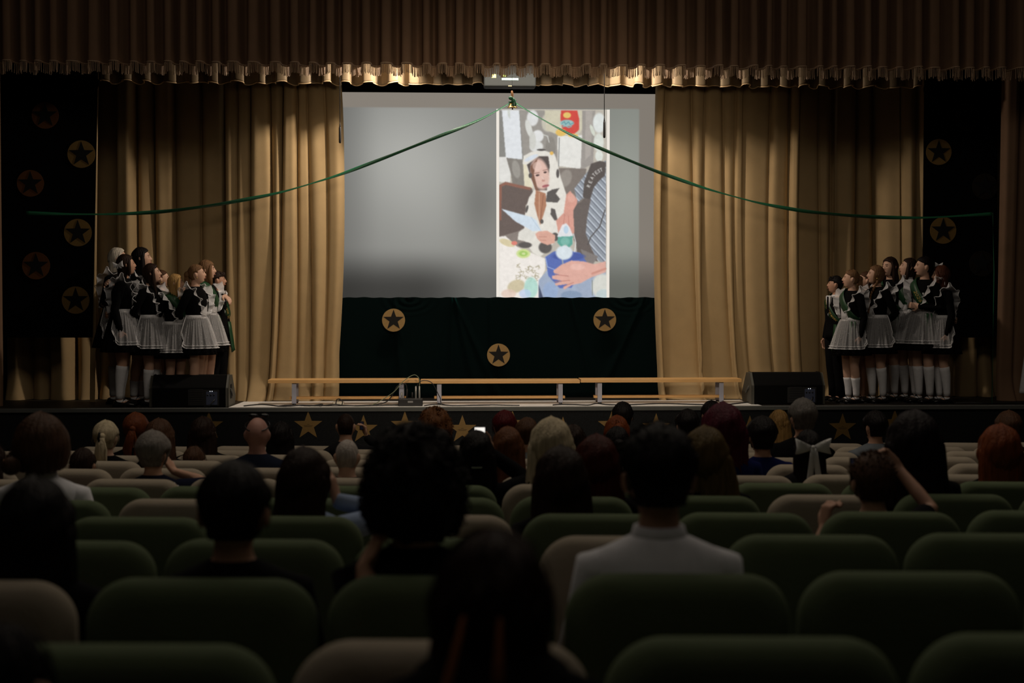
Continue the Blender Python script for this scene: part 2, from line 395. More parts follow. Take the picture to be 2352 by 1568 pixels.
# ------------------------------------------------------------------ projection screen
YSc = 18.15
def paint():
    W, H = 248, 437                       # photo shown on the screen, one cell per source pixel
    img = np.zeros((H, W, 3)); img[:] = (186, 178, 164)
    gy, gx = np.mgrid[0:H, 0:W].astype(float)
    def tr(x, y): return (x/2.9025+1120-1147, y/2.9025+160-250)
    def blend(mask, c): img[:] = img*(1-mask[..., None])+np.array(c, float)*mask[..., None]
    def poly(pts, c, a=1):
        q = [tr(*p) for p in pts]; ins = np.zeros((H, W), bool); n = len(q)
        for i in range(n):
            x1, y1 = q[i]; x2, y2 = q[(i+1) % n]
            if y1 == y2: continue
            cnd = ((y1 > gy) != (y2 > gy)) & (gx < (x2-x1)*(gy-y1)/(y2-y1)+x1); ins ^= cnd
        m = ins.astype(float); m = (m+np.roll(m, 1, 0)+np.roll(m, -1, 0)+np.roll(m, 1, 1)+np.roll(m, -1, 1))/5
        blend(m*a, c)
    def el(x, y, rx, ry, c, a=1, rot=0, soft=.25):
        cx, cy = tr(x, y); rx /= 2.9025; ry /= 2.9025; dx = gx-cx; dy = gy-cy; k = R(rot)
        u = dx*math.cos(k)+dy*math.sin(k); v = -dx*math.sin(k)+dy*math.cos(k)
        d = np.sqrt((u/rx)**2+(v/ry)**2); blend(np.clip((1-d)/soft+.5, 0, 1)*a, c)
    def line(pts, wd, c, a=1):
        q = [tr(*p) for p in pts]; d = np.full((H, W), 1e9)
        for (x1, y1), (x2, y2) in zip(q, q[1:]):
            L = (x2-x1)**2+(y2-y1)**2+1e-9; t = np.clip(((gx-x1)*(x2-x1)+(gy-y1)*(y2-y1))/L, 0, 1)
            d = np.minimum(d, np.hypot(gx-x1-t*(x2-x1), gy-y1-t*(y2-y1)))
        blend(np.clip(wd/2.9025/2-d+.5, 0, 1)*a, c)
    # tiled wall with flowers
    poly([(75, 268), (232, 268), (240, 600), (75, 585)], (128, 126, 120)); poly([(95, 268), (210, 268), (232, 595), (122, 585)], (226, 229, 232)); poly([(130, 268), (150, 268), (150, 330), (135, 300)], (205, 208, 200))
    poly([(212, 268), (470, 268), (465, 640), (240, 600)], (148, 142, 134)); el(400, 350, 40, 60, (196, 190, 172)); el(300, 320, 38, 52, (222, 222, 220)); el(275, 390, 20, 60, (215, 215, 208), rot=-15); el(335, 440, 38, 40, (226, 226, 224)); el(325, 510, 45, 38, (220, 220, 216)); el(300, 470, 22, 60, (205, 204, 196))
    el(420, 520, 35, 80, (128, 122, 114), .8); line([(370, 430), (400, 440), (410, 480)], 6, (205, 205, 198))
    poly([(380, 268), (650, 268), (640, 380), (600, 440), (470, 430), (390, 400)], (205, 198, 172)); poly([(465, 440), (632, 430), (625, 658), (470, 637)], (229, 227, 220)); line([(478, 450), (474, 640)], 4, (80, 80, 78))
    poly([(490, 268), (598, 268), (612, 330), (612, 395), (560, 440), (500, 400), (485, 320)], (206, 62, 52)); el(530, 300, 26, 20, (228, 190, 96)); el(490, 415, 36, 24, (228, 185, 88)); el(570, 435, 34, 12, (228, 190, 96)); el(530, 352, 46, 22, (146, 186, 184)); line([(495, 355), (512, 342), (520, 362), (540, 344), (552, 362), (572, 350)], 5, (80, 140, 150)); line([(500, 378), (520, 372), (540, 382), (560, 374)], 6, (130, 175, 180))
    poly([(632, 268), (720, 268), (705, 620), (620, 668), (632, 430)], (150, 143, 136)); poly([(655, 268), (700, 268), (690, 560), (650, 600)], (168, 160, 152)); el(745, 350, 42, 66, (222, 226, 222)); el(742, 480, 34, 60, (216, 220, 210)); el(745, 570, 26, 36, (222, 226, 216)); el(700, 400, 12, 40, (210, 215, 200), rot=-20)
    poly([(75, 580), (125, 580), (155, 690), (150, 752), (75, 745)], (224, 222, 216)); poly([(125, 585), (234, 600), (246, 775), (165, 755), (155, 690)], (122, 116, 108)); el(190, 660, 26, 60, (150, 145, 136), rot=-10); poly([(236, 600), (300, 650), (300, 790), (246, 775)], (226, 217, 188))
    # chair
    poly([(78, 765), (120, 745), (295, 785), (305, 830), (255, 900), (245, 1070), (78, 1110)], (92, 78, 72)); poly([(78, 765), (120, 745), (292, 783), (285, 800), (120, 765), (95, 775), (90, 1000), (78, 1000)], (134, 86, 70)); poly([(78, 1110), (245, 1060), (300, 1180), (150, 1170)], (128, 116, 108))
    poly([(470, 650), (660, 655), (640, 900), (560, 960), (500, 800)], (116, 106, 98)); el(520, 720, 40, 60, (160, 152, 142), .6, rot=20); poly([(560, 900), (680, 860), (680, 1240), (600, 1230)], (88, 79, 74))
    # cow-suit girl
    poly([(234, 625), (240, 572), (290, 545), (370, 533), (445, 556), (463, 605), (488, 715), (532, 845), (512, 960), (462, 1000), (475, 1110), (400, 1200), (350, 1245), (300, 1215), (250, 1140), (200, 1130), (207, 1080), (245, 1055), (250, 950), (275, 850), (312, 795), (282, 715), (258, 630)], (229, 224, 213))
    el(232+30, 1095, 52, 42, (222, 218, 208)); poly([(262, 630), (345, 572), (405, 572), (414, 640), (395, 800), (330, 800), (290, 720)], (74, 64, 60)); el(349, 692, 60, 106, (222, 182, 166), rot=-12); poly([(285, 640), (335, 585), (325, 620), (308, 690), (330, 780), (350, 805), (318, 800), (290, 715)], (118, 80, 62)); el(330, 640, 30, 30, (234, 200, 186), .6)
    el(333, 700, 13, 6, (60, 42, 40), rot=-10); el(384, 680, 11, 6, (60, 42, 40), rot=-10); line([(312, 688), (345, 682)], 4, (120, 80, 70)); line([(370, 668), (398, 662)], 4, (120, 80, 70)); el(372, 735, 11, 8, (192, 140, 126)); line([(362, 710), (374, 728)], 5, (236, 205, 192)); el(387, 771, 24, 9, (176, 98, 100), rot=-12); line([(368, 775), (408, 764)], 3, (120, 60, 64))
    poly([(322, 800), (388, 820), (392, 900), (352, 1032), (330, 965), (312, 890)], (170, 114, 84)); line([(345, 820), (345, 990)], 5, (205, 160, 130)); line([(372, 830), (352, 1010)], 4, (130, 80, 58))
    dk = (78, 73, 70)
    poly([(398, 812), (430, 795), (480, 785), (455, 822), (484, 858), (466, 882), (388, 876)], dk); el(285, 702, 12, 17, dk); el(468, 688, 10, 30, dk); poly([(424, 918), (450, 926), (468, 1000), (446, 1000), (420, 960)], dk); el(362, 1008, 11, 15, dk); el(262, 925, 8, 26, dk, rot=15); el(385, 1180, 44, 40, dk); el(250, 1165, 45, 20, dk); el(450, 1110, 26, 28, dk); el(358, 531, 30, 7, dk); el(427, 553, 12, 12, (230, 180, 84)); el(290, 585, 50, 14, (214, 222, 232), rot=-25)
    # man
    shirt = [(578, 790), (655, 690), (700, 640), (792, 600), (792, 1290), (725, 1262), (690, 1180), (655, 1085), (660, 960), (684, 870), (640, 850), (600, 880)]
    poly(shirt, (138, 145, 154)); save = img.copy()
    for k in range(-6, 22):
        line([(560, 500+k*52), (800, 760+k*52)], 7, (192, 200, 210)); line([(560, 514+k*52), (800, 774+k*52)], 4, (84, 88, 102))
    st_ = img.copy(); img[:] = save; q = np.zeros((H, W)); keep = img.copy(); img[:] = 0; poly(shirt, (1, 1, 1)); q = img[..., 0].copy(); img[:] = keep*(1-q[..., None])+st_*q[..., None]
    poly([(645, 745), (690, 622), (750, 602), (792, 612), (785, 700), (745, 735), (710, 780), (682, 870), (636, 846)], (76, 68, 64)); poly([(645, 850), (690, 860), (665, 985), (655, 1090), (700, 1200), (740, 1275), (650, 1255), (625, 1200), (575, 1130), (572, 950)], (92, 82, 77))
    # curved word on the strap
    F = {'G': [[(1, .2), (.7, 0), (.2, .1), (0, .5), (.2, .9), (.8, 1), (1, .6), (.6, .6)]], 'R': [[(0, 1), (0, 0), (.8, .1), (.8, .4), (0, .5), (.9, 1)]], 'E': [[(1, 0), (0, 0), (0, 1), (1, 1)], [(0, .5), (.8, .5)]], 'A': [[(0, 1), (.5, 0), (1, 1)], [(.25, .6), (.75, .6)]], 'T': [[(0, 0), (1, 0)], [(.5, 0), (.5, 1)]], 'S': [[(1, .1), (.3, 0), (.1, .3), (.9, .65), (.7, 1), (0, .9)]]}
    path = [(672, 775), (684, 748), (694, 722), (706, 700), (722, 684), (738, 672), (754, 664), (769, 658)]
    for i, ch in enumerate('REATEST'):
        x0, y0 = path[i+0]; x1, y1 = path[i+1]; an = math.atan2(y1-y0, x1-x0)
        for s_ in F[ch]: line([(x0+(u*12)*math.cos(an)-(v*20-10)*math.sin(an), y0+(u*12)*math.sin(an)+(v*20-10)*math.cos(an)) for u, v in s_], 3.4, (232, 230, 224))
    line([(785, 930), (750, 1040), (690, 1110), (670, 1160)], 7, (70, 66, 66)); poly([(525, 830), (552, 803), (600, 862), (596, 890), (572, 935), (580, 1085), (560, 1090), (545, 1062), (500, 1040), (472, 1085), (457, 1000), (508, 950)], (214, 150, 132)); line([(515, 960), (505, 1040)], 4, (188, 118, 104)); line([(540, 970), (545, 1050)], 4, (188, 118, 104)); el(560, 850, 26, 30, (232, 176, 158), .5)
    # table
    poly([(78, 1110), (120, 1105), (200, 1180), (385, 1255), (385, 1330), (340, 1420), (345, 1520), (78, 1520)], (241, 234, 226)); el(130, 1150, 55, 22, (204, 186, 130), .7, rot=20); el(178, 1152, 20, 14, (220, 120, 105)); el(238, 1222, 46, 30, (205, 222, 140)); el(238, 1222, 30, 18, (160, 200, 96)); el(240, 1222, 12, 8, (205, 222, 150))
    for k in range(26):
        a = k*1.7; cx, cy = 270+60*math.sin(k*2.1), 1350+40*math.cos(k*1.3); line([(cx, cy), (cx+26*math.cos(a), cy+20*math.sin(a)), (cx+30*math.cos(a+1), cy+22*math.sin(a+1))], 3.5, (148, 138, 106), .8)
    el(190, 1440, 60, 42, (196, 180, 138), .8, rot=-20); el(140, 1490, 50, 30, (226, 196, 178), .8); el(290, 1450, 46, 70, (160, 214, 200), .8); el(250, 1490, 40, 30, (180, 200, 235), .7)
    poly([(340, 1400), (400, 1330), (480, 1450), (640, 1340), (792, 1340), (792, 1520), (345, 1520)], (152, 166, 190)); poly([(340, 1425), (372, 1520), (340, 1520)], (58, 66, 92)); el(420, 1470, 50, 60, (140, 165, 205), .7); el(560, 1500, 70, 30, (118, 140, 170), .8); el(765, 1440, 68, 84, (214, 214, 204)); el(775, 1500, 50, 40, (190, 205, 205)); line([(700, 1400), (702, 1500)], 5, (120, 128, 120)); poly([(620, 1190), (740, 1240), (700, 1300), (660, 1290)], (120, 112, 108))
    # bowl, whisk, hand, paper
    poly([(384, 1245), (440, 1208), (520, 1200), (620, 1215), (668, 1285), (640, 1340), (560, 1450), (480, 1452), (405, 1370)], (76, 98, 172)); line([(388, 1250), (400, 1310), (450, 1330)], 4, (170, 190, 230)); el(540, 1240, 110, 26, (56, 76, 150)); line([(500, 1260), (505, 1300)], 9, (150, 155, 165))
    el(512, 1215, 56, 48, (216, 226, 232)); poly([(470, 1100), (570, 1100), (566, 1160), (545, 1180), (520, 1160), (490, 1175), (466, 1150)], (84, 158, 142)); el(518, 1140, 30, 28, (140, 195, 180), .5); poly([(498, 1030), (525, 1018), (548, 1045), (572, 1105), (464, 1110), (480, 1070)], (228, 228, 230)); el(524, 1062, 16, 26, (185, 208, 226)); line([(575, 1090), (590, 1150), (582, 1210)], 5, (235, 240, 240))
    poly([(440, 1335), (492, 1296), (560, 1268), (640, 1273), (715, 1292), (792, 1272), (792, 1345), (690, 1382), (625, 1418), (565, 1432), (512, 1462), (503, 1448), (540, 1425), (455, 1436), (450, 1420), (500, 1405), (432, 1390), (430, 1370), (480, 1362), (442, 1352)], (222, 166, 150)); line([(450, 1362), (540, 1372)], 4, (176, 110, 100)); line([(450, 1410), (550, 1400)], 4, (176, 110, 100)); line([(510, 1440), (575, 1415)], 4, (176, 110, 100)); el(600, 1310, 50, 22, (238, 190, 176), .6); line([(700, 1355), (790, 1322)], 14, (196, 128, 110), .7)
    poly([(318, 1090), (345, 1072), (400, 1070), (452, 1100), (448, 1150), (400, 1165), (360, 1150), (330, 1120)], (218, 162, 142)); line([(345, 1110), (395, 1110)], 3, (176, 116, 100)); line([(350, 1132), (392, 1134)], 3, (176, 116, 100)); poly([(92, 924), (292, 978), (325, 1000), (358, 1070), (300, 1072), (185, 1008)], (208, 222, 234)); line([(290, 980), (355, 1070)], 3, (170, 188, 204))
    # wash-out of the projection
    rg = np.random.default_rng(4); n1 = rg.normal(0, 1, (H, W)); n2 = rg.normal(0, 1, (H, W))
    for _ in range(14): n2 = (n2+np.roll(n2, 1, 0)+np.roll(n2, -1, 0)+np.roll(n2, 1, 1)+np.roll(n2, -1, 1))/5
    n2 /= n2.std(); bl = img.copy()
    for _ in range(2): bl[1:-1, 1:-1] = (bl[1:-1, 1:-1]*2+bl[:-2, 1:-1]+bl[2:, 1:-1]+bl[1:-1, :-2]+bl[1:-1, 2:])/6
    img[:] = bl*(1+.010*n2[..., None])+2.0*n1[..., None]
    img[:] = img*.88+np.array((205, 208, 212))*.12
    return img
def color_grid(name, x0, x1, z0, z1, Y, img, parent, m):
    H, W = img.shape[:2]
    xs = np.linspace(x0, x1, W); zs = np.linspace(z1, z0, H); V = np.empty((H, W, 3)); V[..., 0] = xs[None]; V[..., 1] = Y; V[..., 2] = zs[:, None]
    i = np.arange(H*W).reshape(H, W); F = np.stack([i[:-1, :-1], i[1:, :-1], i[1:, 1:], i[:-1, 1:]], -1).reshape(-1, 4)
    me = bpy.data.meshes.new(name); me.from_pydata(V.reshape(-1, 3).tolist(), [], F.tolist()); me.materials.append(m)
    a = me.color_attributes.new('Col', 'FLOAT_COLOR', 'POINT')
    c = np.clip(img, 0, 255)/255; c = np.where(c <= .04045, c/12.92, ((c+.055)/1.055)**2.4)
    a.data.foreach_set('color', np.concatenate([c, np.ones((H, W, 1))], -1).reshape(-1).astype(np.float32))
    o = bpy.data.objects.new(name, me); COL.objects.link(o); o.parent = parent; return o
M_proj = mat('projected_light', (0, 0, 0), attr=True, spec=0)
scr = thing('projection_screen', 'large projection screen showing a child in a cow costume beside a blue bowl', 'screen')
a = P(770, 214, YSc); b = P(1530, 700, YSc); az = P(1176, 214, YSc).z; bz = P(1176, 760, YSc).z
MB().box(a.x-.1, b.x+.1, YSc+.02, YSc+.05, bz, az+.0).build('screen_cloth', mat('screen_white', (.5, .49, .47)), scr, smooth=False)
MB().box(a.x-.15, b.x+.15, YSc-.02, YSc+.05, az, az+.25).build('housing', M_dark, scr, smooth=False, label='black top housing of the screen')
for q in (a.x+.4, b.x-.4): MB().tube([(q, YSc, az+.24), (q, YSc, 6.995)], .012, 8).build('suspension_rod', M_blackmetal, scr)
# background light of the whole screen, in source pixels
W, H = 186, 122
gy, gx = np.mgrid[0:H, 0:W].astype(float); gx = 770+gx*(760/(W-1)); gy = 214+gy*(486/(H-1))
img = np.zeros((H, W, 3)); img[:] = (126, 119, 110)
img += (np.exp(-((gx-1000)/420)**2)*8)[..., None]
inside = ((gx < 1467) & (gy > 250)).astype(float)
def sm_(x, a_, b_): t = np.clip((x-a_)/(b_-a_), 0, 1); return t*t*(3-2*t)
base = np.empty((H, W, 3)); L = 128+26*np.exp(-((gx-1000)/170)**2-((gy-420)/200)**2)+22*np.exp(-((gx-905)/120)**2-((gy-350)/130)**2)+22*np.exp(-((gx-1440)/90)**2-((gy-430)/170)**2)
L -= 26*np.exp(-((gx-1095)/50)**2-((gy-460)/90)**2)
L *= 1-.55*sm_(gy, 560, 665)*(1-.55*sm_(gx, 950, 1120)); L *= .86+.14*sm_(gx, 780, 880)
base[..., 0] = L*1.0; base[..., 1] = L*1.0; base[..., 2] = L*.97
base[..., 1] += 3*np.exp(-((gx-1440)/90)**2)
img = img*(1-inside[..., None])+base*inside[..., None]
below = sm_(gy, 560, 690)*(1-inside); img *= (1-.35*below)[..., None]
color_grid('projected_background', P(770, 700, YSc).x, P(1530, 700, YSc).x, P(1176, 700, YSc).z, az, YSc, img, scr, M_proj)
ph = paint(); H, W = ph.shape[:2]
wb = np.zeros((H, W+14, 3)); wb[:] = (235, 228, 218); wb[:, 7:7+W] = ph
x0, x1 = P(1140, 460, YSc).x, P(1400, 460, YSc).x
color_grid('projected_photo', x0, x1, P(1270, 687, YSc).z, P(1270, 251, YSc).z, YSc-.004, wb, scr, M_proj)

# velvet drop below the screen
Yv = 17.85
xl, xr = X(770, Yv), X(1530, Yv); zt = P(1176, 683, Yv).z
rows = []; rnd = random.Random(3)
nx, nz = 360, 70
fans = [(P(1040, 0, Yv).x, -.02), (P(1041, 0, Yv).x, .35), (P(905, 0, Yv).x, .06), (P(1310, 0, Yv).x, .2), (P(1480, 0, Yv).x, -.35), (P(1125, 0, Yv).x, .03), (P(1042, 0, Yv).x, .18)]
for k in range(nz+1):
    t = k/nz; z = zt+(DM-zt)*t; row = []
    for i in range(nx+1):
        x = xl+(xr-xl)*i/nx; y = Yv
        for fx, sl in fans:
            d = x-(fx+sl*t*1.6); y -= (.055*math.exp(-(d/(.02+.05*t))**2))*(1-.3*t)
        for c0 in (P(940, 0, Yv).x, P(1445, 0, Yv).x):      # swags hanging from the top hem
            r_ = math.hypot(x-c0, (zt-z)*1.6); y -= .018*max(0, 1-r_/.45)*math.sin(r_*60)
        y += .012*math.sin(x*7+1.3*math.sin(3*t))
        row.append((x, y, z+(.003*math.sin(x*11)+.003*math.sin(x*31) if k == 0 else 0)))
    rows.append(row)
tag(MB().grid(rows).build('velvet_drop', M_velvet), 'dark green velvet cloth with three star discs hanging below the screen', 'drape')
M_starblk = mat('star_black_foil', (.006, .0055, .005), .6, spec=.15)
for px, py, l in [(904, 735, 'left one on the green velvet under the screen'), (1389, 734, 'right one on the green velvet under the screen'), (1145, 815, 'lowest and middle one on the green velvet under the screen')]:
    sd_ = star_disc(px, py, Yv-.13, 26.3, 'gold disc with black star, '+l, 'star discs on the velvet', M_starblk)
    MB().box(-.03, .03, 0, .14, -.03, .03).build('backing', M_dark, sd_, smooth=False)

# ------------------------------------------------------------------ things hanging over the stage
def hang_mic(px, pyt, pyb, label):
    p = P(px, pyb, 16.55); q = P(px, pyt, 16.55); t = thing('hanging_microphone', label, 'microphone', (p.x, 16.55, p.z), 0, 'hanging microphones')
    L = q.z-p.z
    MB().tube([(0, 0, 0), (0, 0, .03), (0, 0, L*.8)], [.013, .014, .013], 12).build('microphone_body', M_blackmetal, t)
    MB().tube([(0, 0, L*.8), (0, 0, L*.92), (0, 0, L*1.1)], [.011, .008, .004], 10).build('collar', M_blackmetal, t)
    MB().tube([(0, 0, L*1.05), (0, 0, 5.3-p.z)], .0045, 6).build('cord', M_blackmetal, t)
hang_mic(781, 285, 327, 'black microphone hanging on a cord at the left edge of the screen')
hang_mic(1388, 272, 315, 'black microphone hanging on a cord in front of the projected photo')
# bell
pb = P(1177, 248, 16.4)
t = thing('hand_bell', 'small brass hand bell with wooden handle hanging at the middle of the stage opening', 'bell', (pb.x, 16.4, pb.z))
prof = [(0, .058), (.004, .058), (.01, .050), (.03, .038), (.06, .030), (.078, .024), (.088, .008)]
MB().sect([(z, 0, 0, r, r) for z, r in prof], 28).build('bell_body', mat('brass', (.55, .36, .12), .3, metal=.9), t)
MB().tube([(0, 0, -.012), (0, 0, .02)], [.009, .004], 10).build('clapper', M_blackmetal, t)
MB().tube([(0, 0, .085), (0, 0, .11), (-.002, 0, .15), (-.006, 0, .185)], [.010, .009, .015, .012], 12).build('handle', mat('handle_wood', (.28, .14, .06), .5), t)
MB().tube([(-.004, 0, .19), (0, 0, 5.3-pb.z)], .0015, 5).build('string', M_blackmetal, t)
# ribbon round the bell and both swags
t = thing('green_ribbon', 'long green satin ribbon knotted on the bell and swagging to both sides of the stage', 'ribbon', (0, 0, 0))
k = MB()
for dz, a0 in ((.035, .3), (.055, -.2), (.075, .2)):
    k.tube([(pb.x+.036*math.cos(q), 16.4+.036*math.sin(q), pb.z+dz+a0*.05*math.cos(q)) for q in [2*PI*i/16 for i in range(17)]], [(.012, .004)]*17, 8, round_ends=False)
k.ell((pb.x-.02, 16.355, pb.z+.105), (.026, .018, .022))
k.ell((pb.x+.008, 16.36, pb.z+.08), (.022, .018, .03))
k.tube([(pb.x+.012, 16.352, pb.z+.09), (pb.x+.02, 16.35, pb.z+.05), (pb.x+.022, 16.35, pb.z+.015)], [(.018, .004)]*3, 8)
k.build('knot', M_green, t)
def ribbon(pts, Y, wmax, seed, name, slope=0):
    q = [P(px, py, Y) for px, py in pts]; n = 160; out = []
    cum = [0]
    for a_, b_ in zip(q, q[1:]): cum.append(cum[-1]+(b_-a_).length)
    xs_ = np.array([v.x for v in q]); zs_ = np.array([v.z for v in q]); rnd = random.Random(seed); ph = rnd.uniform(0, 6)
    ss = np.linspace(0, cum[-1], n)
    # catmull style smoothing through dense linear interpolation + box filter
    x = np.interp(ss, cum, xs_); z = np.interp(ss, cum, zs_)
    for _ in range(30):
        x[1:-1] = (x[:-2]+x[2:]+2*x[1:-1])/4; z[1:-1] = (z[:-2]+z[2:]+2*z[1:-1])/4
    r0 = []; r1 = []
    for i in range(n):
        tw = math.sin(ss[i]*2.6+ph)*.95+.15; hw = wmax
        dy = hw*math.sin(tw); dzz = hw*math.cos(tw)
        r0.append((x[i], Y-dy, z[i]-dzz)); r1.append((x[i], Y+dy, z[i]+dzz))
    MB().grid([r0, r1]).build(name, M_green, t, solid=.001)
ribbon([(1170, 238), (1100, 278), (1000, 316), (900, 356), (780, 402), (640, 444), (500, 470), (380, 486), (270, 492), (150, 492), (60, 489)], 16.42, .021, 4, 'swag')
ribbon([(1184, 237), (1260, 283), (1340, 324), (1420, 358), (1508, 394), (1620, 433), (1740, 466), (1850, 486), (1960, 496), (2060, 500), (2130, 500), (2280, 491)], 16.42, .021, 1, 'swag')
ribbon([(2280, 491), (2283, 620), (2281, 760), (2278, 929)], 16.45, .016, 2, 'tail')
# box hanging behind the fringe
p0 = P(1112, 199, 16.62); p1 = P(1231, 150, 16.62)
t = thing('hanging_projector', 'flat dark grey equipment box hanging above the bell behind the fringe', 'projector', ((p0.x+p1.x)/2, 16.62, p0.z))
hw = (p1.x-p0.x)/2; hh = p1.z-p0.z
MB().box(-hw, hw, 0, .2, 0, hh).build('case', mat('grey_case', (.035, .04, .04), .8), t, smooth=False, bev=.02)
MB().box(-.095, .095, -.003, .001, .075, .10).build('label_strip', mat('teal_label', (.35, .52, .48), .5), t, smooth=False, label='pale teal label strip')
MB().box(-.02, .02, -.003, .001, .006, .014).build('small_tag', mat('cream_tag', (.7, .55, .3), .5), t, smooth=False, label='small cream tag')
MB().box(-.21, -.16, -.003, .001, .10, .14).build('indicator', mat('yellow_lamp', (.85, .8, .25), .5, emis=.5), t, smooth=False, label='lit yellow-green lamp')
MB().box(-.09, -.05, -.003, .001, .115, .135).build('indicator', mat('green_lamp', (.45, .65, .15), .5, emis=.3), t, smooth=False, label='lit green lamp')
for s in (-1, 1): MB().tube([(s*.2, .15, hh), (s*.2, .15, 5.3-p0.z)], .008, 8).build('suspension_rod', M_blackmetal, t)

# ------------------------------------------------------------------ benches
M_wood = mat('pine_board', (.72, .42, .16), .45, var=.18, vscale=3, stretch=(1, 6, 6), spec=.4)
M_wood2 = mat('pine_dark_end', (.35, .19, .07), .6, var=.4, vscale=30)
M_leg = mat('grey_steel', (.36, .37, .45), .45, metal=.2); M_hang = M_blackmetal; M_legd = mat('grey_steel_dark', (.10, .10, .10), .5)
def bench(pxa, pxb, pyt, la, lb, Y, label, rz=0):
    a_ = P(pxa, pyt, Y-.15); b_ = P(pxb, pyt, Y-.15); cx = (a_.x+b_.x)/2; hl = (b_.x-a_.x)/2; top = a_.z-DM
    t = thing('gym_bench', label, 'bench', (cx, Y, DM), rz, 'low wooden benches')
    MB().box(-hl, hl, -.15, .15, top-.04, top).build('seat_board', M_wood, t, smooth=False, bev=.005)
    for s in (-1, 1):
        MB().box(s*(hl+.001)-.001, s*(hl+.001)+.001, -.145, .145, top-.036, top-.004).build('end_grain', M_wood2, t, smooth=False, label='dark end grain')
    xs_ = [P(q, 900, Y-.1).x-cx for q in (la, lb)]
    MB().box(xs_[0]-.06, xs_[1]+.06, -.045, .045, .055, .085).build('lower_board', M_wood, t, smooth=False, bev=.004)
    for x in xs_:
        fr = MB().box(x-.025, x+.025, -.125, .125, top-.052, top-.04).build('leg_frame', M_legd, t, smooth=False, label='dark steel bracket')
        for s in (-1, 1):
            mb = MB(); mb.tube([(x, s*.115, top-.05), (x+.0, s*.135, .012)], [(.026, .008)]*2, 4, up=(0, 1, 0), round_ends=False)
            mb = MB().prism([(x-.026, .012), (x+.026, .012), (x+.026, top-.05), (x-.026, top-.05)], s*.125-.006, s*.125+.006)
            mb.build('leg', M_leg, fr, smooth=False, bev=.002, label='light grey flat steel leg')
            MB().sect([(0, x, s*.125, .02, .02), (.012, x, s*.125, .02, .02)], 12).build('foot', M_blackmetal, fr)
bench(615, 962, 872, 676, 922, 16.85, 'low pine bench at the left, in front of the gold curtain')
bench(966, 1332, 873, 1009, 1287, 16.87, 'low pine bench in the middle, under the projection screen')
bench(1334, 1704, 870.5, 1377, 1656, 16.90, 'low pine bench at the right, in front of the gold curtain')

# ------------------------------------------------------------------ monitor speakers
def wedge(pxa, pxb, pyt, pyb, Y, side, label):
    a_ = P(pxa, pyb, Y); b_ = P(pxb, pyb, Y); W_ = b_.x-a_.x; H_ = P(pxa, pyt, Y).z-DT
    t = thing('stage_monitor', label, 'speaker', ((a_.x+b_.x)/2, Y, DT), 0, 'stage monitor speakers')
    out = [(0, 0), (.50, 0), (.56, .10), (.30, H_), (.12, H_), (0, H_*.62)]        # y,z profile
    mb = MB(); n = len(out); cap = .03
    mb.v = [(-W_/2+cap, y, z) for y, z in out]+[(W_/2-cap, y, z) for y, z in out]
    mb.f = [tuple(range(n)), tuple(reversed(range(n, 2*n)))]+[(i, (i+1) % n, n+(i+1) % n, n+i) for i in range(n)]
    # the rear (towards the hall) is low side y=0
    mb.build('cabinet', mat('speaker_black', (.005, .005, .0052), .9, spec=.1, bump=.3, bscale=400), t, smooth=False, bev=.008)
    for s in (-1, 1):
        x0_ = s*(W_/2-cap); x1_ = s*W_/2; k = MB()
        k.v = [(x0_, y, z) for y, z in out]+[(x1_-s*0, y*.96+.01, z*.97+.004) for y, z in out]
        k.f = [tuple(range(n)), tuple(reversed(range(n, 2*n)))]+[(i, (i+1) % n, n+(i+1) % n, n+i) for i in range(n)]
        ec = k.build('end_cheek', mat('speaker_cheek', (.07, .068, .055), .6), t, smooth=False, bev=.006, label='olive grey end cheek')
        MB().box(x1_-.004*s-.002, x1_-.004*s+.008*s if s > 0 else x1_+.006, .14, .26, H_*.25, H_*.7).build('handle_recess', M_dark, ec, smooth=False)
        MB().tube([(x1_+s*.006, .12, H_*.56), (x1_+s*.012, .2, H_*.45), (x1_+s*.006, .28, H_*.34)], .012, 8).build('handle', mat('handle_grey', (.09, .09, .08), .5), ec)
    g = MB().box(-.01, W_*.38, -.008, 0, .02, H_*.55).build('amplifier_panel', mat('amp_panel', (.022, .022, .023), .5), t, smooth=False, bev=.003)
    fn = MB()
    for i in range(9): fn.box(.01, W_*.18, -.016, -.008, .035+i*.02, .044+i*.02)
    fn.build('cooling_fins', mat('fin_grey', (.035, .035, .036), .5), g, smooth=False)
    MB().box(W_*.22, W_*.36, -.012, -.008, .03, H_*.5).build('control_plate', mat('ctrl_blue', (.10, .12, .2), .4, metal=.3), g, smooth=False)
    for i in range(2): MB().ell((W_*.27+i*.022, -.014, H_*.51), (.004, .003, .004)).build('indicator_light', mat('white_led', (.9, .95, 1), emis=1.5), g)
    kn = MB()
    for i in range(3): kn.tube([(W_*.24+i*.035, -.012, H_*.40), (W_*.24+i*.035, -.025, H_*.40)], .009, 10, up=(0, 0, 1))
    kn.tube([(W_*.33, -.014, .09), (W_*.31, -.05, .07), (W_*.27, -.06, .02), (W_*.2, -.05, .012)], .007, 8)
    kn.build('knob_and_plug', M_blackmetal, g)
wedge(343, 525, 863, 936, 16.42, 1, 'black wedge stage monitor speaker in front of the left group of students')
wedge(1726, 1895, 857, 929, 16.52, -1, 'black wedge stage monitor speaker beside the right group of students')

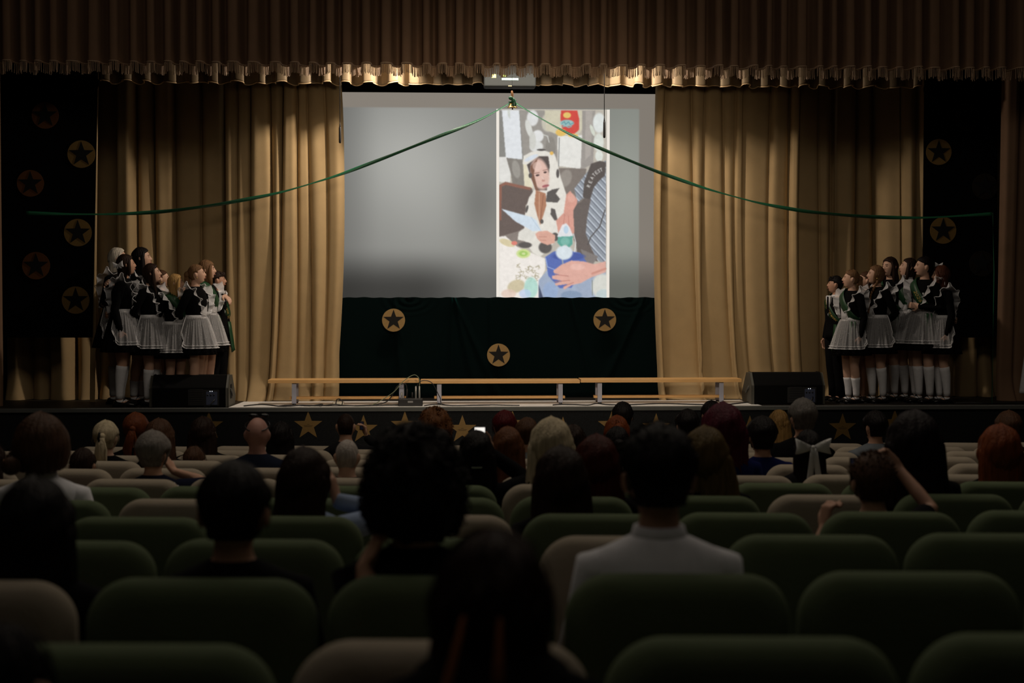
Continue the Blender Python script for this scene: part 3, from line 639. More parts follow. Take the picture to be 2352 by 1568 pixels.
# connection box and cables
p0 = P(915, 934, 16.5); p1 = P(971, 918, 16.5)
t = thing('cable_box', 'small black connection box with plugs on the stage edge between two benches', 'cable box', ((p0.x+p1.x)/2, 16.5, DM))
hw = (p1.x-p0.x)/2
MB().box(-hw, hw, -.08, .08, 0, .085).build('case', M_blackmetal, t, smooth=False, bev=.008)
MB().box(-.03, .03, -.083, -.08, .04, .06).build('label_plate', mat('label_grey', (.3, .3, .3)), t, smooth=False)
for i, (x, h_) in enumerate([(-.1, .06), (-.04, .1), (.02, .06), (.06, .13), (.10, .13)]):
    MB().tube([(x, 0, .08), (x, 0, .085+h_)], .011, 10).build('plug', mat('plug_silver', (.45, .45, .43), .35, metal=.6) if i in (0, 3, 4) else M_blackmetal, t)
def cable(pts, r, label, m=M_blackmetal):
    q = []
    P_ = [Vector(p) for p in pts]; P_ = [P_[0]]+P_+[P_[-1]]
    for i in range(1, len(P_)-2):
        for k in range(8):
            u = k/8; a0, a1, a2, a3 = P_[i-1:i+3]
            q.append(.5*((2*a1)+(a2-a0)*u+(2*a0-5*a1+4*a2-a3)*u*u+(3*a1-a0-3*a2+a3)*u**3))
    q.append(P_[-1])
    return tag(MB().tube(q, r, 7).build('cable', m), label, 'cable')
bx = (p0.x+p1.x)/2
cable([(bx-.04, 16.5, DM+.19), (bx-.06, 16.5, DM+.25), (bx-.15, 16.48, DM+.22), (bx-.22, 16.47, DM+.1), (bx-.32, 16.46, DM+.03), (bx-.6, 16.45, DM+.008), (bx-1.2, 16.44, DM+.008)], .006, 'black cable arching left from the connection box')
cable([(bx+.10, 16.5, DM+.22), (bx+.10, 16.5, DM+.30), (bx+.04, 16.5, DM+.35), (bx-.08, 16.48, DM+.28), (bx-.2, 16.46, DM+.15), (bx-.42, 16.45, DM+.02), (bx-.5, 16.45, DM+.01)], .0045, 'pale cable looping highest over the connection box', mat('cable_pale', (.22, .25, .15), .5))
cable([(bx+.06, 16.5, DM+.2), (bx+.12, 16.5, DM+.28), (bx+.24, 16.5, DM+.26), (bx+.33, 16.5, DM+.1), (bx+.4, 16.48, DM+.01), (bx+.9, 16.45, DM+.008)], .005, 'thin black cable arching right from the connection box')
rnd = random.Random(12)
def ground(pxs, z=.008, amp=.04, y0=16.43):
    return [(P(q, 933, 16.45).x, y0+rnd.uniform(-.03, amp), DM+z+(rnd.uniform(0, .02) if i % 3 == 1 else 0)) for i, q in enumerate(pxs)]
cable(ground([560, 600, 640, 665, 690, 705, 740, 770, 790, 830, 880, 915], amp=.1), .007, 'black cable winding along the stage floor under the left bench')
cable(ground([640, 660, 690, 715, 740, 735], amp=.12), .007, 'short coiled black cable beside the left leg of the left bench')
cable([(P(768, 0, 16.5).x, 16.5, DM+.02), (P(770, 0, 16.5).x, 16.48, DM+.07), (P(778, 0, 16.5).x, 16.46, DM+.08), (P(784, 0, 16.5).x, 16.45, DM+.05), (P(782, 0, 16.5).x, 16.45, DM+.01)], .006, 'small loop of black cable beside the white block')
cable(ground([975, 1000, 1040, 1090, 1130, 1165, 1192], y0=16.42), .006, 'black cable on the floor under the middle bench')
cable(ground([1270, 1290, 1320, 1350, 1370, 1400, 1450, 1520, 1600, 1660, 1720], amp=.09), .007, 'long black cable on the floor under the right bench')
cable(ground([2200, 2230, 2260, 2300, 2340, 2380], amp=.08), .008, 'black cable on the dark floor at the right end of the stage')
q = P(778, 928, 16.75)
tag(MB().box(q.x-.06, q.x+.06, 16.7, 16.78, DM, DM+.032).build('wooden_block', mat('pale_block', (.6, .55, .45)), smooth=False, bev=.004), 'small pale block lying on the floor by the gold curtain', 'block')
# white draped stand at the right edge
rows = []; cxp = P(2402, 800, 16.5).x
zt_ = P(2350, 706, 16.5).z
for k in range(31):
    t_ = k/30; z = zt_+(DT+.12-zt_)*t_; row = []
    for j in range(72):
        a_ = 2*PI*j/72; r = .12+.10*t_**.8*(1+.35*math.cos(4*a_+.5))+.02*t_*math.sin(11*a_)
        drop = .28*max(0, math.cos(2*(a_-.3)))*t_
        row.append((cxp+r*1.0*math.sin(a_), 16.6+r*.8*math.cos(a_), z+drop*.5))
    rows.append(row+[row[0]])
t = thing('draped_stand', 'stand covered with a white cloth at the right edge of the stage', 'stand', (0, 0, 0))
mb = MB().grid(rows); mb.build('white_cloth', cloth('drape_white', (.6, .6, .6)), t, solid=.003)
MB().sect([(zt_-.02, cxp, 16.6, .115, .10), (zt_-.002, cxp, 16.6, .115, .10)], 24).build('table_top', M_wood, t)
MB().tube([(cxp, 16.6, DT+.02), (cxp, 16.6, zt_-.02)], .025, 10).build('pole', M_blackmetal, t)
MB().sect([(DT, cxp, 16.6, .15, .15), (DT+.02, cxp, 16.6, .15, .15)], 20).build('base', M_blackmetal, t)
#@@PEOPLE@@
# ------------------------------------------------------------------ people: shared builders
def head_pt(a, f, g=0.0):
    """surface of a head; a = angle from the face, f = elevation; centre between the ears, half height .115"""
    ca, sa, cf, sf = math.cos(a), math.sin(a), math.cos(f), math.sin(f)
    z = .115*sf
    low = max(0, -sf)
    pw = cf**(1-.35*low)
    x = .076*pw*sa; y = .097*pw*ca
    x *= 1-.22*low**1.3
    if y < 0: y *= 1-.38*low
    else: y *= 1-.06*max(0, sf)
    fr = max(0, ca)
    if fr > 0 and cf > .02:
        # brow, eye sockets, nose, lips, chin
        y += .004*math.exp(-((z-.028)/.010)**2)*math.exp(-(x/.045)**2)*fr
        y -= .009*math.exp(-((z-.008)/.014)**2)*math.exp(-((abs(x)-.031)/.017)**2)*fr
        nr = 0
        if -.045 < z < .022: nr = (.022-z)/.050 if z > -.028 else (z+.045)/.017
        y += .027*max(0, min(1, nr))*math.exp(-(x/(.009+.006*max(0, min(1, nr))))**2)*fr
        y += .008*(math.exp(-((z+.053)/.005)**2)+.9*math.exp(-((z+.064)/.005)**2))*math.exp(-(x/.018)**2)*fr
        y += .011*math.exp(-((z+.092)/.014)**2)*math.exp(-(x/.022)**2)*fr
        y -= .004*math.exp(-((z+.078)/.007)**2)*math.exp(-(x/.02)**2)*fr
    n = Vector((x/.076, y/.097, z/.115)).normalized() if g else None
    p = Vector((x, y, z))
    return p+n*g if g else p
def add_head(mb, M, fine=True):
    na, nf = (44, 34) if fine else (26, 18)
    rs = []
    for i in range(nf):
        f = -PI/2+PI*(i+.2)/(nf-.6)
        rs.append([M @ head_pt(2*PI*j/na, f) for j in range(na)])
    mb.rings(rs)
    for s in (-1, 1):
        mb.ell(M @ Vector((s*.077, -.012, -.004)), (.009, .018, .031), 12, 9, M.to_3x3() @ Matrix.Rotation(s*-.35, 3, 'Z'))
        mb.ell(M @ Vector((s*.084, -.018, .004)), (.006, .014, .022), 10, 7, M.to_3x3() @ Matrix.Rotation(s*-.5, 3, 'Z'))
def add_hand(mb, w, d, pn, s=1.0, curl=.35, thumb=1, spread=.05):
    """w wrist, d pointing direction, pn palm normal, five fingers"""
    w = Vector(w); d = Vector(d).normalized(); pn = Vector(pn); pn = (pn-d*pn.dot(d)).normalized(); sd = d.cross(pn)*thumb
    mb.tube([w-d*.01*s, w+d*.03*s, w+d*.085*s], [(.024*s, .015*s), (.036*s, .014*s), (.038*s, .012*s)], 12, up=tuple(pn))
    for i, (off, L) in enumerate(((.027, .072), (.009, .080), (-.009, .074), (-.026, .058))):
        p = w+d*.082*s+sd*off*s; dr = (d+sd*spread*(1.5-i)).normalized(); pts = [p-d*.01*s]; c = curl*(1+.12*i)
        for k, fr in enumerate((.45, .32, .25)):
            ax = dr.cross(pn).normalized(); dr = (Matrix.Rotation(c, 3, ax) @ dr) 
            p = p+dr*L*fr*s; pts.append(p.copy())
        mb.tube(pts, [.0092*s, .0088*s, .008*s, .007*s], 8)
    p = w+d*.02*s+sd*.026*s; dr = (d*.75+sd*.75+pn*.25).normalized()
    q = p+dr*.04*s; q2 = q+(d+sd*.15+pn*.35).normalized()*.032*s
    mb.tube([p-dr*.012*s, q, q2], [.013*s, .011*s, .0085*s], 8)
def hair_cap(mb, M, t=.016, hairline=.050, face=1.0, wave=.002, nape=-.08, wf=28, seed=0, big=1.0, ears=False, bangs=0, side=None):
    """closed hair shell over the skull, sinking inside the head over the face and below the nape"""
    na, nf = 72, 40; rs = []; rnd = random.Random(seed); ph = rnd.uniform(0, 6)
    for i in range(nf):
        f = -PI/2+PI*(i+.2)/(nf-.6); r = []
        for j in range(na):
            a = 2*PI*j/na-PI*0; aa = (a+PI) % (2*PI)-PI
            p = head_pt(aa, f); z = p.z
            hl = hairline-bangs*math.exp(-(aa/.75)**2)+.012*math.cos(aa*2)
            fm = (1-sstep(face-.14, face+.14, abs(aa)))*(1-sstep(hl-.010, hl+.006, z))       # 1 on the face
            if ears: fm = max(fm, math.exp(-((abs(aa)-1.68)/.26)**2)*(1-sstep(.012, .035, z)))
            nm = 1-sstep(nape-.015, nape+.012, z)
            k = max(fm, nm)
            th = t*big*(1 if not ears else .35+.65*sstep(-.03, .06, z))*(1+.25*max(0, -math.cos(aa)))+wave*(math.sin(aa*wf+ph+3*z/.1)+.7*math.sin(aa*wf*1.9+ph*2-z*40))+wave*.6*math.sin(z*90+aa*3)
            off = th*(1-k)-.02*k
            n = Vector((p.x/.076**2, p.y/.097**2, p.z/.115**2)).normalized()
            r.append(M @ (p+n*off))
        rs.append(r)
    mb.rings(rs)
def hair_fall(mb, M, z_end, w0=.09, w1=.10, t0=.06, t1=.035, y0=-.035, y1=-.10, seed=0, wave=.003, xs=0, z0=.06, taper=.5, curlw=0, wf=26, arc=None):
    """mass of hair falling from the head (head frame), tapered to strands at the end"""
    rnd = random.Random(seed); ph = rnd.uniform(0, 6); n = 26; na = 64; rs = []
    for i in range(n):
        u = i/(n-1); z = z0+(z_end-z0)*u
        rx = w0*(1-u)+w1*u; ry = t0*(1-u)+t1*u; cy = y0*(1-u)+y1*u; cx = xs*u
        if i < 3: rx *= (.45, .8, .95)[i]; ry *= (.45, .8, .95)[i]
        if u > .8: q = (u-.8)/.2; rx *= 1-taper*q**1.5; ry *= 1-.7*q**1.5
        r = []
        for j in range(na):
            a = 2*PI*j/na; k = 1+ (wave/.05)*(math.sin(a*wf+ph+u*2)+.7*math.sin(a*wf*.47+ph*2+u*5))*(.4+u)
            cw = curlw*math.sin(u*16+ph+2*math.sin(a))*u
            r.append(M @ Vector((cx+cw+rx*k*math.sin(a), cy+ry*k*math.cos(a)+cw*.5, z)))
        rs.append(r)
    mb.rings(rs)
def strands(mb, M, n, z_end, w0, y0, seed=0, L=.10, rad=.0009, curl=0):
    """loose single strands over the crown and outline"""
    rnd = random.Random(seed)
    for _ in range(n):
        a = rnd.uniform(.9, 2*PI-.9); f0 = rnd.uniform(.1, 1.45); g = rnd.uniform(.012, .026)*w0/.09; pts = []
        m = 7
        for k in range(m):
            f = f0-k*(.24+.05*curl)
            if f < -.35: break
            p = head_pt(a+.05*k*rnd.uniform(-1, 1), f); nn = Vector((p.x/.076, p.y/.097, p.z/.115)).normalized()
            pts.append(M @ (p+nn*(g+rnd.uniform(-.002, .004)+curl*rnd.uniform(0, .012))))
        if len(pts) > 2: mb.tube(pts, rad, 3, round_ends=False)
def curls(mb, M, n, g, seed=0, r=.011, fmin=-.6, amin=.75):
    rnd = random.Random(seed)
    for _ in range(n):
        a = rnd.uniform(amin, 2*PI-amin); f = rnd.uniform(fmin, 1.5); p = head_pt(a, f); nn = Vector((p.x/.076, p.y/.097, p.z/.115)).normalized()
        c = p+nn*(g+rnd.uniform(-.006, .008)); t1 = nn.cross(Vector((rnd.uniform(-1, 1), rnd.uniform(-1, 1), rnd.uniform(-1, 1)))).normalized(); t2 = nn.cross(t1)
        rr = r*rnd.uniform(.7, 1.4); tw = rnd.uniform(0, 6)
        pts = [M @ (c+t1*rr*math.cos(tw+k*.9)+(t2*.5+nn*.8)*rr*math.sin(tw+k*.9)+t2*rr*.28*k) for k in range(7)]
        mb.tube(pts, [.0022, .003, .0034, .0034, .003, .0024, .0012], 4, round_ends=False)
def bow(mb, c, s, M3=Matrix.Identity(3), tails=1.0, w=.5):
    c = Vector(c)
    def T(p): return c+M3 @ (Vector(p)*s)
    for sg in (-1, 1):
        rows = []
        for i in range(9):
            u = i/8; a = u*2*PI
            x = sg*(.05+.95*abs(math.sin(u*PI))); h = w*(.25+.75*math.sin(u*PI)); yy = .22*math.sin(a)
            rows.append([T((x, yy, h*.8+.1*math.sin(u*PI))), T((x*.9, yy+.06, 0)), T((x, yy, -h*.8+.1*math.sin(u*PI)))])
        mb.grid(rows)
        if tails:
            rows = [[T((sg*(.04+.35*u)-.1, -.03, -tails*u*2)), T((sg*(.04+.35*u)+.02, -.09, -tails*u*2)), T((sg*(.04+.35*u)+.16+.14*u, -.03, -tails*u*2))] for u in [k/6 for k in range(7)]]
            mb.grid(rows)
    mb.ell(c, (.14*s, .14*s, .16*s), 10, 7)
def face_bits(M, parent, lip=True):
    for s in (-1, 1):
        MB().ell(M @ Vector((s*.030, .0835, .008)), (.0095, .005, .004), 10, 7, M.to_3x3()).build('eye', M_eye, parent)
        MB().tube([M @ Vector((s*.014, .094, .026)), M @ Vector((s*.03, .092, .031)), M @ Vector((s*.046, .080, .027))], [.0015, .002, .0012], 6).build('eyebrow', M_eye, parent)
    if lip:
        MB().tube([M @ Vector((-.020, .088, -.059)), M @ Vector((-.008, .0965, -.058)), M @ Vector((.008, .0965, -.058)), M @ Vector((.020, .088, -.059))], [(.002, .003), (.0055, .005), (.0055, .005), (.002, .003)], 8).build('lips', M_lip, parent)

# ------------------------------------------------------------------ standing students
TORSO = [(.83, 0, 0, .150, .105), (.90, 0, 0, .160, .115), (.97, 0, 0, .140, .100), (1.04, 0, 0, .118, .088), (1.12, 0, .004, .128, .098), (1.20, 0, .008, .140, .108), (1.28, 0, .004, .150, .100), (1.335, 0, 0, .150, .082), (1.375, 0, -.004, .105, .062), (1.40, 0, -.005, .055, .052), (1.46, 0, 0, .046, .048), (1.50, 0, .01, .046, .048)]
def student(cx, top, Y, head_yaw, body_yaw, label, skinm, hair, hs, boy=False, tilt=0, tw=0, arms=(('down',), ('down',)), socks=.43, sash=None, apron='tulle', bowback=False, bowhead=None, group='', lean=0, seed=1, tights=False, dx=0, text=None, hairm_=None, z0=None, earring=False):
    p = P(cx, top, Y); base = DT
    H = p.z-base; s = H/1.65
    hy = R(body_yaw)
    t = thing('person', label, 'person', (p.x+dx, Y, base), hy, group); t.scale = (s, s, s)
    rnd = random.Random(seed)
    hd = (p.x-(p.x+dx), 0)   # head offset stays over the feet unless dx given
    off = Matrix.Rotation(-hy, 3, 'Z') @ Vector((-dx/s, 0, 0))
    HM = Matrix.Translation((off.x, off.y+.015, 1.540)) @ Matrix.Rotation(R(head_yaw-body_yaw), 4, 'Z') @ Matrix.Rotation(R(tilt), 4, 'X') @ Matrix.Rotation(R(tw), 4, 'Y') @ Matrix.Scale(.95, 4)
    b = MB(); TB = [(z, a_, b_, {.83: .145, .90: .145, .97: .140, 1.04: .138, 1.12: .142}.get(z, c_), d_) for z, a_, b_, c_, d_ in TORSO] if boy else TORSO
    TS = [(z, cx_+off.x*max(0, (z-.9)/.6), cy_+off.y*max(0, (z-.9)/.6), rx*(1.08 if boy and z > 1.1 else 1), ry) for z, cx_, cy_, rx, ry in TB]
    b.sect(TS, 28); add_head(b, HM)
    legs = []
    for sg in (-1, 1):
        st_ = .03*rnd.uniform(-1, 1)
        L = [(sg*.080, 0, .88), (sg*.080, .004, .68), (sg*.072, .010+st_*.5, .47), (sg*.072, -.008+st_*.8, .34), (sg*.070, -.02+st_, .20), (sg*.070, -.025+st_, .085)]
        legs.append(L)
        b.tube(L, [.088, .076, .056, .054, .040, .034], 16)
        b.tube([(sg*.070, -.055+st_, .045), (sg*.072, .02+st_, .045), (sg*.078, .12+st_, .03)], [.033, (.036, .03), (.035, .02)], 12)
    up = MB()
    sl = MB()
    for sg, a in zip((-1, 1), arms):
        sh = Vector((sg*.150+off.x*.8, off.y*.8, 1.325))
        if a[0] == 'down': el_, wr, hd_, pn = Vector((sg*.205, -.03, 1.06)), Vector((sg*.205, .03, .83)), Vector((0, .12, -1)), Vector((-sg, 0, 0))
        elif a[0] == 'around': el_, wr, hd_, pn = Vector((sg*.30, -.14, 1.16)), Vector((sg*.44, -.12, 1.28)), Vector((sg*.8, .3, .1)), Vector((0, .7, -.6))
        elif a[0] == 'front': el_, wr, hd_, pn = Vector((sg*.23, .0, 1.08)), Vector((sg*.06, .16, 1.10)), Vector((-sg*.9, .3, .1)), Vector((0, -1, 0))
        elif a[0] == 'back': el_, wr, hd_, pn = Vector((sg*.22, -.10, 1.08)), Vector((sg*.05, -.16, 1.00)), Vector((-sg*.9, -.1, 0)), Vector((0, 1, 0))
        elif a[0] == 'to':    # reach a world point
            W_ = Vector(a[1]); loc = Matrix.Rotation(-hy, 3, 'Z') @ (W_-Vector((p.x+dx, Y, base)))/s
            wr = loc; mid = (sh+wr)/2; dd = (wr-sh).length; bend = math.sqrt(max(.0, .26**2-(dd/2)**2)); el_ = mid+Vector(a[4] if len(a) > 4 else (sg*.3, -.8, -.5)).normalized()*bend
            hd_ = Matrix.Rotation(-hy, 3, 'Z') @ Vector(a[2]); pn = Matrix.Rotation(-hy, 3, 'Z') @ Vector(a[3])
        b.tube([sh-Vector((sg*.03, 0, 0)), sh, (sh+el_)/2, el_, (el_*.6+wr*.4), wr], [.045, .048, .040, .035, .033, .023], 14)
        add_hand(b, wr, hd_, pn, 1.0, .30, thumb=sg if a[0] == 'down' else -sg)
        sl.tube([sh-Vector((sg*.03, 0, 0)), sh, (sh+el_)/2, el_, (el_*.6+wr*.4), wr-(wr-el_).normalized()*.01], [.055, .058, .050, .045, .043, .034], 14)
    b.build('body', skinm, t, vox=.0062, sm=1)
    face_bits(HM, t)
    # hair
    h = MB()
    st = hs.get('s', 'long')
    ears = st in ('tied', 'boy')
    hair_cap(h, HM, t=hs.get('t', .014), hairline=hs.get('hl', .056), face=hs.get('face', 1.32 if st in ('tied', 'boy') else 1.12), ears=ears, nape=-.062 if st in ('tied', 'boy') else -.10, bangs=hs.get('bangs', 0), seed=seed, wave=.0022, wf=24)
    if st in ('long', 'half'):
        hair_fall(h, HM, hs.get('L', -.38), w0=.080, w1=hs.get('w', .085), t0=.065, t1=hs.get('t1', .04), y0=-.03, y1=hs.get('y1', -.075), seed=seed, curlw=hs.get('c', .004), xs=hs.get('xs', 0), z0=.05)
        for sg in (-1, 1): h.tube([HM @ Vector((sg*.062, .035, .06)), HM @ Vector((sg*.079, .02, .01)), HM @ Vector((sg*.083, .005, -.08)), HM @ Vector((sg*.08, .0, hs.get('L', -.38)*.6))], [.016, .02, .022, .010], 10)
    if st == 'bob':
        hair_fall(h, HM, hs.get('L', -.17), w0=.085, w1=.092, t0=.075, t1=.06, y0=-.02, y1=-.03, seed=seed, curlw=.006, z0=.05)
        for sg in (-1, 1): h.tube([HM @ Vector((sg*.05, .06, .06)), HM @ Vector((sg*.074, .045, .01)), HM @ Vector((sg*.08, .03, -.08)), HM @ Vector((sg*.062, .035, hs.get('L', -.17)))], [.018, .022, .028, .014], 10)
    if st == 'tied':
        h.ell(HM @ Vector((0, -.115, .02)), (.04, .035, .04), 16, 10)
        if 'L' in hs:
            x_ = hs.get('xs', 0)
            h.tube([HM @ Vector((0, -.12, .01)), HM @ Vector((x_*.5, -.13, -.08)), HM @ Vector((x_, -.08, -.2)), HM @ Vector((x_, -.04, hs['L']))], [.03, .034, .03, .012], 12)
    if st == 'braid':
        hair_cap(h, HM, t=.012, hairline=.056, face=1.3, nape=-.07, seed=seed+5)
        for sg in (-1, 1):
            for k in range(13):
                u = k/12; h.ell(HM @ Vector((sg*(.070+.012*u+.006*math.sin(k*PI)), -.03+.07*min(1, u*2.2), -.05-.42*u)), (.017-.006*u, .016-.006*u, .022), 10, 7)
    if boy:
        for k in range(60):
            a = rnd.uniform(-1.1, 1.1); z = .075+rnd.uniform(0, .03)
            p0 = HM @ Vector((.06*math.sin(a), .085*math.cos(a), z)); p1 = HM @ Vector((.072*math.sin(a)+rnd.uniform(-.01, .01), .104*math.cos(a), z-rnd.uniform(.02, .045)))
            h.tube([p0, (p0+p1)/2+Vector((0, .004, .002)), p1], [.006, .005, .0015], 5)
    hob = h.build('hair', hair, t)
    if bowhead:
        bm = MB(); c0 = HM @ Vector(bowhead[0]); bow(bm, c0, bowhead[1], HM.to_3x3() @ Matrix.Rotation(R(bowhead[2]), 3, 'Z'), tails=.35, w=.75); bm.build('hair_bow', M_organza, t, solid=.002, label='white organza hair bow')
    if earring:
        for sg in (-1, 1): MB().ell(HM @ Vector((sg*.088, -.005, -.042)), (.007, .007, .008), 8, 6).build('earring', M_gold, t)
    # clothes
    if boy:
        j = MB(); j.v = list(sl.v); j.f = list(sl.f)
        j.sect([(z, x, y, rx+.018, ry+.020) for z, x, y, rx, ry in TS[:-3]], 28)
        jo = j.build('suit_jacket', M_black, t)
        tr_ = MB()
        for L in legs: tr_.tube(L[:-1]+[(L[-1][0], L[-1][1], .05)], [.105, .092, .075, .070, .064, .064], 16, round_ends=False)
        tr_.build('trousers', M_black, t)
        sh = MB(); sh.v = []; nf = off*.75
        yv = .136
        sh.prism([(-.05+nf.x, 1.385), (0+nf.x, 1.13), (.05+nf.x, 1.385), (.03+nf.x, 1.40), (-.03+nf.x, 1.40)], yv-.03+nf.y, yv-.004+nf.y)
        sh.build('shirt_front', M_white, t, smooth=False)
        MB().sect([(1.375, off.x*.75, off.y*.75, .070, .064), (1.41, off.x*.8, off.y*.8, .060, .058)], 20).build('shirt_collar', M_white, t)
        MB().prism([(-.012+nf.x, 1.385), (-.022+nf.x, 1.20), (0+nf.x, 1.16), (.022+nf.x, 1.20), (.012+nf.x, 1.385)], yv-.006+nf.y, yv+.004+nf.y).build('tie', M_black, t, smooth=False)
    else:
        d = MB(); d.v = list(sl.v); d.f = list(sl.f)
        d.sect([(z, x, y, rx+.012, ry+.012) for z, x, y, rx, ry in TS[2:-2]]+[], 28)
        pl = 15; php = rnd.uniform(0, 6)
        d.sect([(1.06-.46*u, 0, 0, .128+.135*u**.8, .100+.130*u**.8) for u in [k/10 for k in range(11)]], 96, fn=lambda a, z, i: 1+.045*(i/10)*math.sin(a*pl+php))
        d.build('black_dress', M_black, t)
        # apron skirt over the front, with side gaps at the back
        ap = MB(); rows = []; tr1 = MB(); hem = []; hem2 = []
        amax = 1.85 if apron == 'tulle' else 1.6; na = 90
        for k in range(13):
            u = k/12; row = []
            for j in range(na+1):
                a = -amax+2*amax*j/na; q = abs(a)/amax; zl = .68+.16*sstep(.72, 1, q)**2
                z = 1.045+(zl-1.045)*u; uu = (1.045-z)/.46
                wv = 1+.06*u*math.sin(a*17+php)+.035*u*math.sin(a*29)+.03*math.sin(a*41)
                rx = (.140+.150*uu**.8+.012)*wv; ry = (.112+.145*uu**.8+.012)*wv
                pt = (rx*math.sin(a), ry*math.cos(a), z); row.append(pt)
                if k == 12: hem.append(pt)
                if k == 11: hem2.append(pt)
            rows.append(row)
        ao = ap.grid(rows).build('tulle_apron', M_tulle, t, label='sheer white tulle apron')
        for hh, w_ in ((hem, .0075), (hem2, .005)):
            tr1.tube([Vector(q)*1.0+Vector((q[0]*.02, q[1]*.02, .0)) for q in hh], [(.003, w_)]*len(hh), 6, round_ends=False)
        side = [rows[k][0] for k in range(13)]; side2 = [rows[k][-1] for k in range(13)]
        for sd_ in (side, side2): tr1.tube([Vector(q)*1.01 for q in sd_], [(.003, .006)]*13, 6)
        tr1.build('apron_trim', M_trim, ao, label='white satin hem bands')
        pr = MB()
        for _ in range(36):
            a = rnd.uniform(-1.7, 1.7); z = rnd.uniform(.70, .98); uu = (1.045-z)/.46; pr.ell(((.160+.150*uu**.8)*math.sin(a), (.130+.145*uu**.8)*math.cos(a), z), (.0032,)*3, 6, 4)
        pr.build('pearl', M_trim, ao, label='tiny pearls sewn on the tulle')
        MB().sect([(1.02, 0, 0, .143, .113), (1.035, 0, 0, .145, .115), (1.065, 0, 0, .140, .111)], 30, cap=False).build('waistband', M_white, t, solid=.003)
        if apron != 'nobib':
            rows = [[(x*(.05+.035*u)+off.x*u*.6, .118+.006*(1-x*x)+off.y*u*.6-.012*u, 1.05+.20*u) for x in (-1, -.5, 0, .5, 1)] for u in (0, .25, .5, .75, 1)]
            MB().grid(rows).build('bib', M_organza, t, solid=.003)
        # shoulder ruffles
        for sg in (-1, 1):
            pth = [(.055, .120, 1.06), (.075, .125, 1.15), (.10, .118, 1.24), (.125, .085, 1.32), (.135, .02, 1.375), (.125, -.06, 1.345), (.105, -.105, 1.25), (.08, -.105, 1.15), (.055, -.10, 1.06)]
            dirs = [(.55, .75, 0), (.65, .65, 0), (.75, .5, .1), (.85, .25, .35), (.8, -.0, .6), (.85, -.35, .3), (.7, -.65, .1), (.6, -.75, 0), (.5, -.8, 0)]
            n = 170; rin = []; rmid = []; rout = []
            tt = np.linspace(0, 8, n)
            pp = np.array(pth); dd = np.array(dirs)
            px_ = [np.interp(tt, range(9), pp[:, c]) for c in range(3)]; dx_ = [np.interp(tt, range(9), dd[:, c]) for c in range(3)]
            for k in range(n):
                f = 1-abs(k/(n-1)*2-1); wd = .022+.088*f**.7; wv = math.sin(tt[k]*6.1+php+sg)+.4*math.sin(tt[k]*10.7+php); wv2 = math.cos(tt[k]*6.1+php+sg)
                q0 = Vector((px_[0][k], px_[1][k], px_[2][k])); dd_ = Vector((dx_[0][k], dx_[1][k], dx_[2][k])).normalized()
                up_ = Vector((0, 0, 1)); tg = Vector((px_[0][min(k+1, n-1)]-px_[0][max(0, k-1)], px_[1][min(k+1, n-1)]-px_[1][max(0, k-1)], px_[2][min(k+1, n-1)]-px_[2][max(0, k-1)])).normalized(); nn = tg.cross(dd_)
                def F(u): 
                    v = q0+dd_*wd*u+nn*(.026*u*u*wv)+tg*(.008*u*wv2)
                    return (sg*(v.x)+off.x*.7*max(0, (v.z-1.0)/.4), v.y+off.y*.7*max(0, (v.z-1.0)/.4), v.z)
                rin.append(F(0)); rmid.append(F(.55)); rout.append(F(1))
            ro = MB().grid([rin, rmid, rout]).build('shoulder_ruffle', M_organza, t)
            MB().tube(rout, .0035, 5).build('ruffle_edge', M_trim, ro)
        if bowback:
            bm = MB(); bow(bm, (0, -.135, 1.05), .10, tails=1.5, w=.5); bm.build('waist_bow', M_organza, t, solid=.002)
        if socks:
            for L in legs:
                sk = MB()
                zs = [q[2] for q in L][::-1]; xs_ = [q[0] for q in L][::-1]; ys_ = [q[1] for q in L][::-1]; rr = [.034, .040, .054, .056, .076, .088]
                pts = []; rad = []
                for k in range(9):
                    z = socks-(socks-.09)*k/8; pts.append((np.interp(z, zs, xs_), np.interp(z, zs, ys_), z)); rad.append(float(np.interp(z, zs, rr))+.005)
                sk.tube(pts, rad, 18, round_ends=False); q = L[-1]
                sk.tube([(q[0], q[1]-.01, .060), (q[0], q[1]+.05, .050), (q[0]*1.04, q[1]+.09, .042)], [.034, (.034, .026), (.030, .018)], 12)
                sk.build('knee_sock' if socks > .3 else 'ankle_sock', M_white if not tights else M_black, t)
    for L in legs:
        so = MB()
        q = L[-1]; x, y = q[0], q[1]
        so.tube([(x, y-.035, .034), (x, y+.05, .03), (x*1.03, y+.11, .030), (x*1.06, y+.165, .024)], [(.046, .042), (.048, .032), (.050, .036), (.040, .026)], 14)
        if not boy: so.tube([(x-.042, y+.045, .04), (x, y+.050, .092), (x+.042, y+.045, .04)], [(.004, .009)]*3, 6)
        so.box(x-.035, x+.035, y-.07, y+.16, 0, .008); so.box(x-.03, x+.03, y-.07, y-.02, 0, .03)
        so.build('shoe', M_shoe, t)
    if sash:
        sg = sash; n = 60; ro = []; ri = []
        for k in range(n+1):
            a = 2*PI*k/n                        # loop from one shoulder to the other hip
            z = 1.20+.185*math.cos(a); u = (1.385-z)/.37
            x = sg*(-.125+.27*u)+off.x*max(0, (z-.9)/.6); rx, ry = .19, .128
            y = ry*math.sin(a)*(1.0-.0*u)+off.y*max(0, (z-.9)/.6)
            w_ = Vector((.045*sg*1.0, 0, .03))*1.0
            c = Vector((x, y if abs(math.sin(a)) > .01 else y, z+.015))
            ro.append(c+w_); ri.append(c-w_)
        sa = MB().grid([ro, ri]).build('graduation_sash', mat('sash_green', (.014, .055, .022), .45, var=.2, vscale=12), t, solid=.003, label='green satin graduation sash')
        tl = MB(); hx = sg*.13
